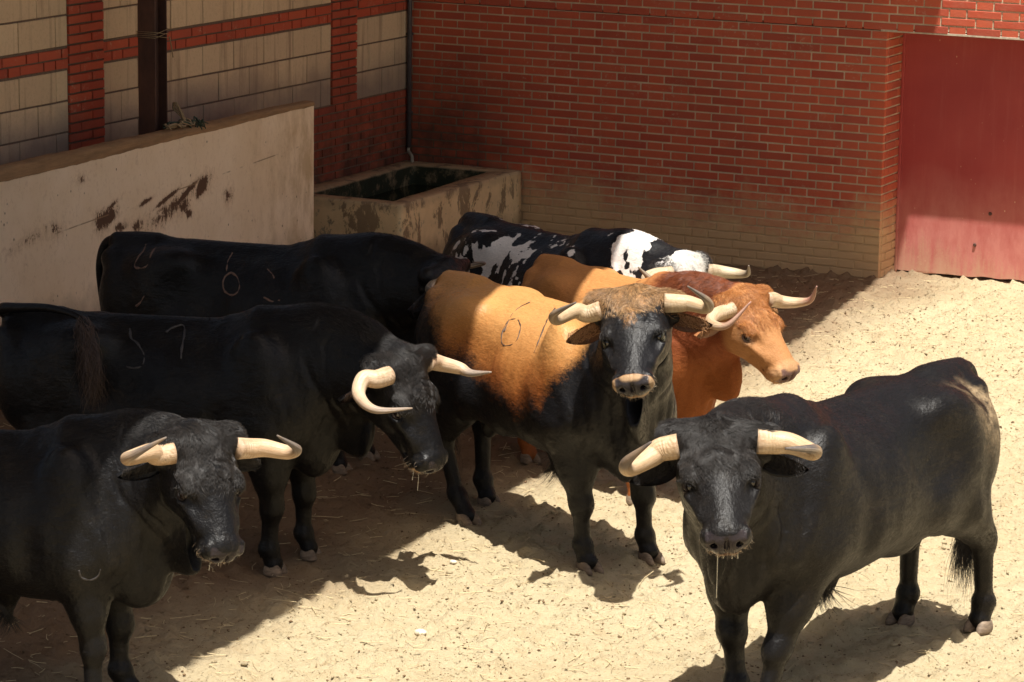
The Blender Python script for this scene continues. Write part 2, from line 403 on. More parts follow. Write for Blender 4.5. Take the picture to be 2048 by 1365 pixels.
def band(ya, yb):
    for k in range(2):
        z0 = ZB + .008 + k * .0665
        for s, e in row_bricks(ya + .004, yb - .004, -2.0 + (.19 if k else 0) + rnd.uniform(-.01, .01)): bricks.append(((-.016, (s + e) / 2, z0 + .031), (.05, e - s, .056)))
for a, b in ((-9.5, P1[0]), (P1[1], P2[0]), (P2[1], 0.0)): band(a, b)
# upper band again above the four block rows, out of the picture
# piers, full height
for (a, b) in (P1, P2):
    r = 0; z = ZB - .6
    while z < 3.1:
        cut = a + (.125 if r % 2 else .255)
        if (a, b) == P2: cut = a + (.12 if r % 2 else .245)
        for s, e in ((a + .005, cut - .006), (cut + .006, b - .005)): bricks.append(((-.006, (s + e) / 2, z + PC / 2), (.05, e - s, PC - .013)))
        z += PC; r += 1
# brick plinth under the blocks
z = ZB - .6 - CRS; r = 0
while z > -.05:
    for s, e in row_bricks(-9.5, -.004, -1.0 + (.19 if r % 2 else 0)): bricks.append(((-.016, (s + e) / 2, z + CRS / 2), (.05, e - s, CRS - .0118)))
    z -= CRS; r += 1
pieces(lw, blocks, 0, M_BLOCK, 'concrete_block', 200)
pieces(lw, bricks, 0, M_BRICK, 'brick', 300)
bm = bmesh.new(); add_box(bm, (-.145, -4.75, 1.55), (.29, 9.5, 3.3)); bm_obj('mortar_core', bm, mat_plain('dark_sooty_joint', (.15, .105, .075), .95, .5, 50), lw)

# corner pipe with spout over the trough ------------------------
def tube(pts, rad, seg=10, caps=True):
    """swept tube -> verts, faces"""
    pts = np.array(pts, float); n = len(pts); rad = np.full(n, rad) if np.isscalar(rad) else np.array(rad, float)
    t = np.gradient(pts, axis=0); t /= np.linalg.norm(t, axis=1)[:, None] + 1e-12
    u = np.cross(t[0], (0.31, .2, .93)); u /= np.linalg.norm(u); V = []; 
    for i in range(n):
        u = u - t[i] * (u @ t[i]); u /= np.linalg.norm(u); w = np.cross(t[i], u)
        a = np.arange(seg) * 2 * math.pi / seg
        V.append(pts[i] + rad[i] * (np.cos(a)[:, None] * u + np.sin(a)[:, None] * w))
    V = np.concatenate(V); F = []
    for i in range(n - 1):
        for j in range(seg):
            F.append([i * seg + j, i * seg + (j + 1) % seg, (i + 1) * seg + (j + 1) % seg, (i + 1) * seg + j])
    if caps: F.append(list(range(seg))[::-1]); F.append([(n - 1) * seg + j for j in range(seg)])
    return V, F
def tubes_obj(name, lst, mat, parent=None, **k):
    V, F = [], []; o = 0
    for v, f in lst:
        V.append(v); F += [[a + o for a in q] for q in f]; o += len(v)
    return mesh_obj(name, np.concatenate(V), F, mat, parent, True, **k)
def spline(pts, n):
    """catmull-rom through pts (k,d) sampled n"""
    P = np.array(pts, float); k = len(P); P2_ = np.vstack([2 * P[0] - P[1], P, 2 * P[-1] - P[-2]])
    ts = np.linspace(0, k - 1, n); i = np.minimum(ts.astype(int), k - 2); f = (ts - i)[:, None]
    a, b, c, d = P2_[i], P2_[i + 1], P2_[i + 2], P2_[i + 3]
    return .5 * (2 * b + (c - a) * f + (2 * a - 5 * b + 4 * c - d) * f ** 2 + (3 * b - a - 3 * c + d) * f ** 3)
pp = empty('water_pipe', (.035, -.045, 0), label='dark thin water pipe down the corner, ending in a pale spout over the trough', cat='pipe')
tubes_obj('pipe', [tube([(0, 0, 3.2), (0, 0, 1.8), (0, 0, .68)], .019, 12)], M_PIPE, pp)
tubes_obj('spout', [tube(spline([(0, 0, .70), (.0, -.005, .655), (.03, -.03, .635), (.055, -.05, .62), (.06, -.055, .57), (.055, -.055, .51)], 20), .013, 10)], M_SPOUT, pp)
for z in (.95, 1.55, 2.2):
    bm = bmesh.new(); add_box(bm, (-.005, .012, z), (.05, .034, .02), .002); bm_obj('pipe_clip', bm, M_PIPE, pp)

# ------------------------------------------------------------------ trough
def build_trough():
    o = empty('water_trough', (.5, -1, 0), label='old rendered concrete water trough standing in the corner of the pen', cat='trough')
    outer = [(0.0, -1.93), (.99, -1.93), (.99, -.02), (0.0, -.02)]; inner = [(.20, -1.80), (.855, -1.795), (.80, -.20), (.17, -.22)]; H = .577
    n = 26
    def ring(c, z, jit):
        P = []
        for i in range(4):
            a, b = np.array(c[i]), np.array(c[(i + 1) % 4])
            for k in range(n):
                t = k / n; q = a * (1 - t) + b * t
                P.append((q[0], q[1], z))
        P = np.array(P)
        if jit:
            d = (fbm(P, 7, 4, 4) - .5) * jit; d2 = (fbm(P, 7, 4, 14) - .5) * jit
            P[:, 0] += d; P[:, 1] += d2; P[:, 2] += (fbm(P, 6, 4, 24) - .5) * jit * .8
        return P
    sh = lambda c, k: [((x - .5) * k + .5, (y + .97) * (1 - (1 - k) * .5) - .97) for x, y in c]
    rings = [ring(outer, -.05, .01), ring(outer, .15, .015), ring(outer, .35, .015), ring(outer, H - .03, .015), ring(sh(outer, .992), H - .006, .012), ring(sh(outer, .975), H, .012),
             ring(sh(inner, 1.03), H, .012), ring(inner, H - .012, .015), ring(inner, .42, .02), ring(inner, .18, .02)]
    V = np.concatenate(rings); m = 4 * n; F = []
    for r in range(len(rings) - 1):
        for i in range(m): F.append([r * m + i, r * m + (i + 1) % m, (r + 1) * m + (i + 1) % m, (r + 1) * m + i])
    F.append([(len(rings) - 1) * m + i for i in range(m)])
    V[:, 0] -= .5; V[:, 1] += 1
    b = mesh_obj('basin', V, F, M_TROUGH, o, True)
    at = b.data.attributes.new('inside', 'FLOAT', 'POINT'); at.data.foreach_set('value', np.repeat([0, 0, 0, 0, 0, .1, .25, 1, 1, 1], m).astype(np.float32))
    mesh_obj('water', [(-.34, -.84, .43), (.38, -.84, .43), (.34, .84, .43), (-.37, .84, .43)], [(0, 1, 2, 3)], M_WATER, o)
build_trough()

# ------------------------------------------------------------------ refuge panel (burladero) with its coping
BX = .62
STAINS = [(-3.933, 0.949, 0.103, 0.053, 0.5, 1.1), (-4.132, 0.924, 0.18, 0.023, 0.45, 0.95), (-4.351, 0.925, 0.177, 0.016, 0.3, 0.95), (-4.611, 0.938, 0.103, 0.016, 0.2, 0.9), (-4.293, 0.858, 0.328, 0.071, 0.3, 0.62), (-4.098, 0.789, 0.042, 0.032, 0, 0.85), (-4.145, 0.854, 0.06, 0.065, 0, 0.75), (-5.032, 0.899, 0.11, 0.056, 0.2, 0.85), (-5.088, 0.876, 0.088, 0.075, 0, 0.7), (-4.895, 0.817, 0.078, 0.037, 0, 0.7), (-4.992, 0.966, 0.088, 0.018, 0.3, 0.7), (-4.699, 0.798, 0.091, 0.05, 0, 0.62), (-3.627, 0.842, 0.062, 0.073, -0.5, 0.52), (-5.855, 0.881, 0.31, 0.042, 0.2, 0.35), (-5.596, 0.903, 0.095, 0.061, 0, 0.42), (-5.324, 1.172, 0.075, 0.043, 0, 0.4), (-4.382, 0.823, 0.059, 0.077, 0, 0.55)]
bo = empty('refuge_panel', (BX, -2.5, 0), label='long dirty whitewashed refuge panel with brown smears in front of the block wall', cat='panel')
def panel():
    ys = np.concatenate([np.linspace(-9.0, -6.7, 12)[:-1], np.linspace(-6.7, -2.50, 430)]); zs = np.linspace(-.05, 1.325, 110); NZ = len(zs); V = []; F = []
    top = 1.352 + (fbm(np.stack([ys, ys * 0, ys * 0], 1), 5, 4, 6) - .5) * .016
    for j, z in enumerate(zs):
        for i, y in enumerate(ys):
            V.append((0, y + 2.5, z + (top[i] - 1.352) * (j / (NZ - 1))))
    n = len(ys)
    for j in range(NZ - 1):
        for i in range(n - 1): F.append((j * n + i, j * n + i + 1, (j + 1) * n + i + 1, (j + 1) * n + i))
    V = np.array(V); V[:, 0] += (fbm(V, 4, 3, 8) - .5) * .006
    k = len(V); VB = V.copy(); VB[:, 0] = -.075; F2 = [(a + k, d + k, c + k, b + k) for a, b, c, d in F]
    E = []
    for i in range(n - 1): E.append(((NZ - 1) * n + i, (NZ - 1) * n + i + 1, (NZ - 1) * n + i + 1 + k, (NZ - 1) * n + i + k))
    for j in range(NZ - 1): E.append((j * n + n - 1, j * n + n - 1 + k, (j + 1) * n + n - 1 + k, (j + 1) * n + n - 1))
    pf = mesh_obj('panel_face', np.concatenate([V, VB]), F + F2 + E, M_PANEL, bo, False)
    yy, zz = V[:, 1] - 2.5, V[:, 2]; stn = np.zeros(len(V)); wob = vnoise(V, 9, 31) * .06
    for (y0, z0, ry, rz, an, am) in STAINS:
        ca, sa = math.cos(an), math.sin(an); dy, dz = yy - y0 + wob - .03, zz - z0; u = (dy * ca + dz * sa) / ry; v = (-dy * sa + dz * ca) / rz
        stn = np.maximum(stn, am * np.exp(-(u * u + v * v)))
    at = pf.data.attributes.new('stain', 'FLOAT', 'POINT'); at.data.foreach_set('value', np.concatenate([stn, stn * 0]).astype(np.float32))
    # coping: rough mortar cap along the top
    V = []; F = []; sec = [(.005, 1.318), (.006, 1.330), (-.006, 1.345), (-.065, 1.352), (-.084, 1.342), (-.086, 1.31)]
    for i, y in enumerate(ys):
        w = min(1.0, (-2.5 - y) / 3.2)
        for (x, z) in sec:
            V.append([x, y + 2.5, z + (top[i] - 1.352) - (.052 * w if x > .0045 and z < 1.32 else 0) - .004 * (1 - w)])
    V = np.array(V); nz = (fbm(V, 14, 4, 16) - .5); V[:, 0] += nz * .010; V[:, 2] += nz * .012; s = len(sec)
    for i in range(n - 1):
        for j in range(s - 1): F.append((i * s + j, i * s + j + 1, (i + 1) * s + j + 1, (i + 1) * s + j))
    F.append([(n - 1) * s + j for j in range(s)])
    mesh_obj('coping', V, F, M_TIMBER, bo, True)
panel()

# steel post carrying the roof, behind the panel ----------------
PX, PY = .42, -4.20
po = empty('steel_post', (PX, PY, 0), label='dark rusty steel column rising behind the whitewashed panel', cat='post')
for (c, s, nm) in (((0, 0, 2.8), (.008, .128, 5.6), 'web'), ((0, -.066, 2.8), (.13, .009, 5.6), 'flange'), ((0, .066, 2.8), (.13, .009, 5.6), 'flange')):
    bm = bmesh.new(); add_box(bm, c, s, .0015); bm_obj(nm, bm, M_STEEL, po)
po.rotation_euler[2] = .0
# rope heap on the coping and wire ties round the post
rp = empty('rope_bundle', (BX - .03, PY + .02, 1.35), label='frayed heap of rope and green netting lying on the panel beside the steel column', cat='rope')
L1, L2 = [], []
rr = random.Random(3)
for k in range(9):
    a = rr.uniform(0, 6.3); pts = []
    for i in range(7):
        pts.append((rr.uniform(-.045, .05), -.13 + .30 * i / 6 + rr.uniform(-.03, .03), .012 + .035 * abs(math.sin(i * 1.1 + k)) * rr.uniform(.4, 1.2)))
    (L1 if k < 5 else L2).append(tube(spline(pts, 26), .0065 if k < 5 else .005, 6))
for k in range(3):
    L1.append(tube(spline([(.02, .06 + .01 * k, .02), (-.02, .07, .07 + .02 * k), (-.07, .06, .12 + .012 * k), (-.03, .045, .15), (.01, .06, .05)], 24), .006, 6))
for k in range(16):
    p0 = (rr.uniform(.0, .06), .16 + rr.uniform(-.02, .06), rr.uniform(0, .03)); L2.append(tube(spline([p0, (p0[0] + rr.uniform(-.03, .03), p0[1] + rr.uniform(-.03, .05), p0[2] + rr.uniform(.0, .03)), (p0[0] + rr.uniform(-.04, .05), p0[1] + rr.uniform(-.05, .06), rr.uniform(-.03, .02))], 10), .0045, 5))
tubes_obj('rope', L1, M_ROPE, rp); tubes_obj('netting', L2, M_NET, rp)
wt = []
for k in range(4):
    z = 1.93 + .012 * k; e = .012 * (-1) ** k
    wt.append(tube([(.072, -.076, z + e), (.074, .076, z - e), (-.072, .078, z - e), (-.072, -.078, z + e), (.072, -.076, z + e)], .0022, 5))
wt.append(tube(spline([(.075, .08, 1.93), (.08, .09, 1.88), (.078, .105, 1.84), (.08, .115, 1.79)], 12), .004, 5))
wr = tubes_obj('wire_tie', wt, M_ROPE); wr.location = (PX, PY, 0); props(wr, label='loops of thin rusty wire wound round the steel column', cat='wire')

# roof over the left side of the pen, above the picture: throws the big shade
HZ = 5.6
def roof():
    gp = [(4.38, -16.0), (4.33, -10.95), (4.355, -10.62), (4.445, -10.40), (4.311, -8.02), (4.262, -6.26), (4.14, -2.26), (3.868, 0.0)]
    ed = [(x + .188 * HZ, y - .253 * HZ) for x, y in gp]; ed.append((ed[-1][0] - .0, .36 - .0)); ed[-2] = (ed[-2][0], ed[-2][1])
    n = len(ed); V = []; F = []
    for z in (HZ, HZ + .12):
        for x, y in ed: V.append((-.3, y, z))
        for x, y in ed: V.append((x, y, z))
    for b in (0, 2 * n):
        for i in range(n - 1): F.append((b + i, b + n + i, b + n + i + 1, b + i + 1))
    for i in range(n - 1): F.append((n + i, 3 * n + i, 3 * n + i + 1, n + i + 1))
    F.append((0, 2 * n, 3 * n, n)); F.append((n - 1, 2 * n - 1, 4 * n - 1, 3 * n - 1))
    r = empty('roof', (0, 0, 0), label='flat sheet roof on the steel column over the left half of the pen', cat='roof')
    mesh_obj('roof_deck', V, F, M_ROOF, r)
    for y in np.arange(-15, 0, 1.6):
        bm = bmesh.new(); add_box(bm, (2.2, y, HZ - .06), (4.6, .08, .116)); bm_obj('purlin', bm, M_STEEL, r)
roof()
# ------------------------------------------------------------------ bulls: one implicit body at rest, posed seven times
POLL = np.array([1.10, 0, 1.23]); HP = math.radians(50)
FD = np.array([math.cos(HP), 0, -math.sin(HP)]); ND = np.array([math.sin(HP), 0, math.cos(HP)])
HW = 1.13
def hp_(a, y, n): return POLL + a * FD + n * ND + np.array([0, y * HW, 0])
def ell(p, c, r, ang=0.0):
    """ellipsoid, tilted by ang about the y axis"""
    q = p - np.array(c, np.float32)
    if ang:
        ca, sa = math.cos(ang), math.sin(ang); q = np.stack([q[:, 0] * ca - q[:, 2] * sa, q[:, 1], q[:, 0] * sa + q[:, 2] * ca], 1)
    r = np.array(r, np.float32); k0 = np.sqrt(((q / r) ** 2).sum(1)) + 1e-6; k1 = np.sqrt(((q / (r * r)) ** 2).sum(1)) + 1e-6
    return k0 * (k0 - 1) / k1
def rc(p, a, b, ra, rb, sy=1.0):
    a = np.array(a, np.float32); b = np.array(b, np.float32); q = p - a; d = b - a
    if sy != 1.0: q = q * np.array([1, 1 / sy, 1], np.float32); d = d * np.array([1, 1 / sy, 1], np.float32)
    h = np.clip(q @ d / (d @ d), 0, 1); return np.sqrt(((q - h[:, None] * d) ** 2).sum(1)) - (ra + (rb - ra) * h)
def smin(a, b, k):
    h = np.maximum(k - np.abs(a - b), 0) / k; return np.minimum(a, b) - h * h * k * .25
def smax(a, b, k): return -smin(-a, -b, k)
TR = np.array([  # trunk: x, centre z, half width, half height
    [-.985, 1.02, .02, .04], [-.96, .99, .10, .12], [-.90, .96, .175, .20], [-.78, .925, .235, .265], [-.62, .905, .265, .292], [-.45, .885, .270, .300],
    [-.25, .860, .300, .315], [-.05, .845, .330, .330], [.15, .845, .335, .345], [.32, .855, .315, .360], [.46, .873, .275, .352], [.58, .90, .225, .335], [.68, .92, .16, .27], [.76, .94, .07, .16], [.79, .94, .02, .05]])
NK = np.array([
    [.18, 1.02, .06, .10], [.28, 1.02, .155, .245], [.42, .99, .190, .262], [.56, 1.00, .190, .275], [.70, 1.025, .180, .266], [.84, 1.06, .165, .235], [.96, 1.09, .150, .195], [1.05, 1.10, .135, .170], [1.12, 1.09, .10, .12], [1.17, 1.08, .03, .04]])
def loft(p, T, taper, power=2.0):
    xs = np.linspace(T[0, 0], T[-1, 0], 160); tab = [np.interp(xs, T[:, 0], T[:, k]) for k in (1, 2, 3)]
    k = np.ones(7) / 7; tab = [np.convolve(np.pad(t, 3, mode='edge'), k, 'valid') for t in tab]
    zc, hw, hh = (np.interp(p[:, 0], xs, t) for t in tab)
    v = (p[:, 2] - zc) / hh; w = hw * (1 - taper * np.clip(v, -1.6, 1.6))
    u = p[:, 1] / w; rr = (np.abs(u) ** power + np.abs(v) ** power) ** (1 / power)
    d = (rr - 1) * np.minimum(w, hh)
    over = np.maximum(T[0, 0] - p[:, 0], p[:, 0] - T[-1, 0]); return np.maximum(d, over)
def sdf(P):
    p = P.astype(np.float32).copy(); p[:, 1] = np.abs(p[:, 1])
    d = loft(p, TR, .16, 2.15)
    d = smin(d, loft(p, NK, .20, 2.1), .10)
    A = lambda x, k: smin(d, x, k)
    d = A(ell(p, (.66, 0, 1.20), (.24, .095, .095), .02), .09)            # crest of the neck
    d = A(ell(p, (.38, .0, 1.165), (.20, .10, .085), 0), .09)               # withers
    d = A(ell(p, (.40, .215, .94), (.135, .085, .27), -.25), .07)         # shoulder blade
    d = A(ell(p, (.56, .165, .80), (.12, .10, .13), 0), .09)              # point of shoulder
    d = A(ell(p, (.28, .235, .80), (.10, .07, .16), .3), .07)             # triceps
    d = A(ell(p, (.62, 0, .63), (.12, .12, .16), .3), .09)                # brisket
    d = A(ell(p, (.82, 0, .80), (.20, .045, .16), .55), .07)              # dewlap
    d = A(ell(p, (-.53, .20, 1.085), (.085, .05, .06), 0), .16)         # hip bone
    d = A(ell(p, (-.93, .085, 1.085), (.06, .05, .06), 0), .07)           # pin bone
    d = A(rc(p, (-.70, 0, 1.165), (-.93, 0, 1.175), .055, .045), .07)     # tail head
    d = A(rc(p, (-.60, 0, 1.13), (.30, 0, 1.15), .050, .055), .07)        # spine
    d = A(ell(p, (-.66, .175, .83), (.21, .115, .29), .10), .09)          # thigh
    d = A(ell(p, (-.87, .135, .85), (.105, .10, .21), -.12), .08)         # buttock
    d = A(ell(p, (-.50, .215, .70), (.12, .07, .13), .6), .09)            # stifle
    d = A(rc(p, (-.40, .20, .70), (-.22, .19, .62), .07, .06), .12)       # flank fold
    # hind leg
    d = A(rc(p, (-.70, .19, .64), (-.855, .175, .455), .118, .060), .06)
    d = A(rc(p, (-.62, .19, .60), (-.82, .175, .46), .07, .040), .06)
    d = A(rc(p, (-.905, .172, .485), (-.87, .172, .41), .030, .044), .04)
    d = A(rc(p, (-.865, .172, .43), (-.855, .170, .16), .048, .040, .88), .03)
    d = A(ell(p, (-.855, .17, .135), (.052, .048, .048)), .03)
    d = A(rc(p, (-.85, .17, .13), (-.815, .17, .055), .036, .046, 1.05), .03)
    # front leg
    d = A(rc(p, (.40, .195, .72), (.435, .175, .50), .125, .082), .08)
    d = A(rc(p, (.435, .175, .52), (.45, .168, .34), .082, .052), .05)
    d = A(ell(p, (.458, .168, .335), (.056, .054, .066)), .03)
    d = A(rc(p, (.45, .168, .31), (.452, .168, .15), .044, .039, .9), .03)
    d = A(ell(p, (.452, .168, .128), (.050, .047, .045)), .03)
    d = A(rc(p, (.455, .168, .12), (.485, .168, .055), .036, .047, 1.05), .03)
    # belly: sheath and scrotum
    d = A(rc(p, (-.28, 0, .545), (-.02, 0, .50), .05, .045), .07)
    d = A(ell(p, (-.03, 0, .465), (.035, .032, .05), .3), .05)
    d = A(ell(p, (-.60, 0, .54), (.06, .062, .11), -.1), .04)
    # hollows
    d = smax(d, -ell(p, (-.36, .335, .995), (.14, .05, .12)), .12)
    d = smax(d, -ell(p, (.20, .40, .70), (.05, .06, .17), .25), .06)
    d = smax(d, -rc(p, (.17, .405, 1.04), (.22, .415, .62), .062, .062), .07)      # behind the shoulder
    d = smax(d, -rc(p, (.52, .335, 1.16), (.70, .285, .74), .055, .055), .07)      # before the shoulder
    d = smax(d, -rc(p, (-.76, .335, .98), (-.74, .345, .62), .040, .045), .06)     # split of the thigh

    # ---- head
    h = p - POLL.astype(np.float32); a = h @ FD.astype(np.float32); n = h @ ND.astype(np.float32); q = np.stack([a, p[:, 1] / HW, n], 1)
    e = ell(q, (.055, 0, -.115), (.150, .130, .118))                      # cranium
    e = smin(e, ell(q, (-.005, 0, -.050), (.055, .125, .052)), .06)       # poll ridge
    e = smin(e, ell(q, (.15, 0, -.10), (.16, .112, .098)), .06)           # forehead
    e = smin(e, rc(q, (.18, 0, -.105), (.43, 0, -.092), .100, .070), .06) # face
    e = smin(e, ell(q, (.36, 0, -.075), (.13, .050, .052)), .05)          # nose bridge
    e = smin(e, ell(q, (.465, 0, -.092), (.050, .088, .060), 0), .04)     # muzzle
    e = smin(e, ell(q, (.445, 0, -.150), (.050, .060, .038), 0), .03)     # chin
    e = smin(e, rc(q, (.12, .045, -.225), (.40, .020, -.150), .062, .040), .06)  # jaw bars
    e = smin(e, ell(q, (.13, .085, -.165), (.115, .045, .095)), .06)      # cheek
    e = smin(e, ell(q, (.185, .108, -.058), (.052, .026, .034), .0), .035) # brow
    e = smin(e, rc(q, (.24, .105, -.095), (.36, .070, -.085), .020, .016), .04) # cheek bone
    e = smin(e, rc(q, (-.012, .10, -.060), (-.018, .150, -.068), .056, .052), .03) # horn core
    e = smin(e, rc(q, (.03, .13, -.125), (.03, .155, -.125), .034, .026), .03) # ear root
    e = smax(e, -ell(q, (.205, .130, -.083), (.030, .018, .022)), .012)   # eye socket
    e = smax(e, -ell(q, (.265, .113, -.055), (.050, .022, .022)), .03)    # tear hollow
    e = smax(e, -rc(q, (.497, .040, -.078), (.470, .062, -.098), .015, .013), .012)  # nostril
    e = smax(e, -ell(q, (.52, 0, -.075), (.02, .006, .05)), .012)
    e = smax(e, -rc(q, (.50, 0, -.142), (.36, .085, -.150), .006, .004), .014)   # mouth
    e = smin(e, rc(q, (.455, .068, -.060), (.488, .060, -.066), .014, .012), .018) # nostril rim
    d = smin(d, e, .055)
    return d
def folds(P):
    """skin folds of neck, forehead curls and breast wrinkles: offset along the normal"""
    x, y, z = P[:, 0], np.abs(P[:, 1]), P[:, 2]
    nk = sstep(.52, .66, x) * (1 - sstep(.92, 1.04, x)) * sstep(.06, .14, y)
    w = fbm(P, 3.0, 3, 5); f = np.sin((x + .30 * z + .45 * w) * 58.0) * .5 + .5
    o = -nk * (1 - f) ** 3 * .014 * sstep(.3, .6, fbm(P, 5, 2, 77)) * sstep(.75, 1.0, z + .2 * w)
    h = P - POLL; a = h @ FD; n = h @ ND
    fh = sstep(-.06, .0, a) * (1 - sstep(.14, .24, a)) * sstep(-.12, -.04, n) * (1 - sstep(.10, .16, y))
    o += fh * (fbm(P, 34, 3, 6) - .5) * .016
    o += (fbm(P, 7, 3, 12) - .5) * .006 * sstep(.25, .4, z)
    br = sstep(.45, .6, x) * (1 - sstep(.80, .95, z)); o += br * (np.abs(np.sin((y + .1 * w) * 60)) - .5) * .004
    # ribs, faint
    rb = sstep(-.35, -.2, x) * (1 - sstep(.1, .25, x)) * sstep(.62, .8, z) * (1 - sstep(1.0, 1.1, z)); o += rb * np.sin((x + .25 * z + .1 * w) * 70) * .0007 * (.3 + w)
    return o
def surface_nets(Fv, org, h):
    c = Fv < 0; nx, ny, nz = Fv.shape
    s = [slice(0, -1), slice(1, None)]
    cnt = sum(c[s[i], s[j], s[k]].astype(np.int8) for i in (0, 1) for j in (0, 1) for k in (0, 1))
    act = (cnt > 0) & (cnt < 8); I = np.argwhere(act); idx = -np.ones(act.shape, np.int32); idx[tuple(I.T)] = np.arange(len(I))
    S = np.zeros((len(I), 3)); C = np.zeros(len(I))
    cor = {(i, j, k): Fv[I[:, 0] + i, I[:, 1] + j, I[:, 2] + k] for i in (0, 1) for j in (0, 1) for k in (0, 1)}
    for ax in range(3):
        for u in (0, 1):
            for v in (0, 1):
                a = [0, 0, 0]; b = [0, 0, 0]; o = [x for x in range(3) if x != ax]
                a[o[0]] = b[o[0]] = u; a[o[1]] = b[o[1]] = v; b[ax] = 1
                fa, fb = cor[tuple(a)], cor[tuple(b)]; m = (fa < 0) != (fb < 0); t = np.where(m, fa / np.where(m, fa - fb, 1), 0)
                pt = np.tile(np.array(a, float), (len(I), 1)); pt[:, ax] += t; S += pt * m[:, None]; C += m
    V = (I + S / C[:, None]) * h + org
    Q = []
    for ax in range(3):
        o = [(ax + 1) % 3, (ax + 2) % 3]; sa = [slice(1, -1)] * 3; sb = [slice(1, -1)] * 3; sa[ax] = slice(0, -1); sb[ax] = slice(1, None)
        A, B = c[tuple(sa)], c[tuple(sb)]; E = np.argwhere(A != B); inn = A[tuple(E.T)]
        off = np.ones(3, int); off[ax] = 0; E = E + off
        def g(d0, d1):
            q = E.copy(); q[:, o[0]] -= d0; q[:, o[1]] -= d1; return idx[tuple(q.T)]
        f = np.stack([g(0, 0), g(1, 0), g(1, 1), g(0, 1)], 1); f[~inn] = f[~inn][:, ::-1]; Q.append(f)
    return V, np.concatenate(Q)
def newton(V, it=2):
    for _ in range(it):
        d = sdf(V); e = .0015; G = np.stack([(sdf(V + np.eye(3)[i] * e) - sdf(V - np.eye(3)[i] * e)) / (2 * e) for i in range(3)], 1)
        g2 = (G ** 2).sum(1) + 1e-4; V = V - np.clip(d / g2, -.006, .006)[:, None] * G
    return V, G / np.sqrt(g2)[:, None]
def rest_mesh():
    h = .0098; lo = np.array([-1.04, -.46, -.0]); hi = np.array([1.56, .46, 1.42])
    H4 = h * 4; n4 = np.ceil((hi - lo) / H4).astype(int) + 1
    g = [lo[i] + np.arange(n4[i]) * H4 for i in range(3)]
    X = np.stack(np.meshgrid(*g, indexing='ij'), -1).reshape(-1, 3); D4 = sdf(X).reshape(n4)
    # trilinear upsample
    n = (n4 - 1) * 4 + 1; Fv = D4
    for ax in range(3):
        m = n4[ax]; t = np.arange((m - 1) * 4 + 1) / 4; i = np.minimum(t.astype(int), m - 2); f = t - i; sh = [1, 1, 1]; sh[ax] = -1; f = f.reshape(sh)
        Fv = np.take(Fv, i, ax) * (1 - f) + np.take(Fv, i + 1, ax) * f
    near = np.argwhere(np.abs(Fv) < .035); P = lo + near * h; Fv[tuple(near.T)] = sdf(P)
    V, Q = surface_nets(Fv, lo, h)
    V, _ = newton(V, 1)
    # finer head
    bm = bmesh.new(); me = bpy.data.meshes.new('tmp'); me.from_pydata(V.tolist(), [], Q.tolist()); bm.from_mesh(me)
    bm.verts.ensure_lookup_table()
    hx = (V - POLL) @ FD; mask = (hx > -.04) & (V[:, 0] > 1.0)
    es = [e for e in bm.edges if mask[e.verts[0].index] and mask[e.verts[1].index]]
    bmesh.ops.subdivide_edges(bm, edges=es, cuts=1, use_grid_fill=True)
    bmesh.ops.triangulate(bm, faces=[f for f in bm.faces if len(f.verts) > 4])
    bm.to_mesh(me); bm.free()
    V = np.zeros(len(me.vertices) * 3); me.vertices.foreach_get('co', V); V = V.reshape(-1, 3)
    F = [tuple(p.vertices) for p in me.polygons]; bpy.data.meshes.remove(me)
    V, Nn = newton(V, 2)
    V = V + Nn * folds(V)[:, None]
    return V, F, Nn
REST_V, REST_F, REST_N = rest_mesh()
print('rest bull', len(REST_V), round(time.time() - T0, 1))
REST_LOOP = np.array([i for f in REST_F for i in f], np.int32); REST_TOT = np.array([len(f) for f in REST_F], np.int32); REST_ST = np.concatenate([[0], np.cumsum(REST_TOT)[:-1]]).astype(np.int32)
def tri_mesh():
    T = []; 
    for f in REST_F:
        T.append(f[:3]); 
        if len(f) == 4: T.append((f[0], f[2], f[3]))
    return np.array(T)
REST_T = tri_mesh()
from mathutils.bvhtree import BVHTree
REST_BVH = BVHTree.FromPolygons(REST_V.tolist(), REST_T.tolist())

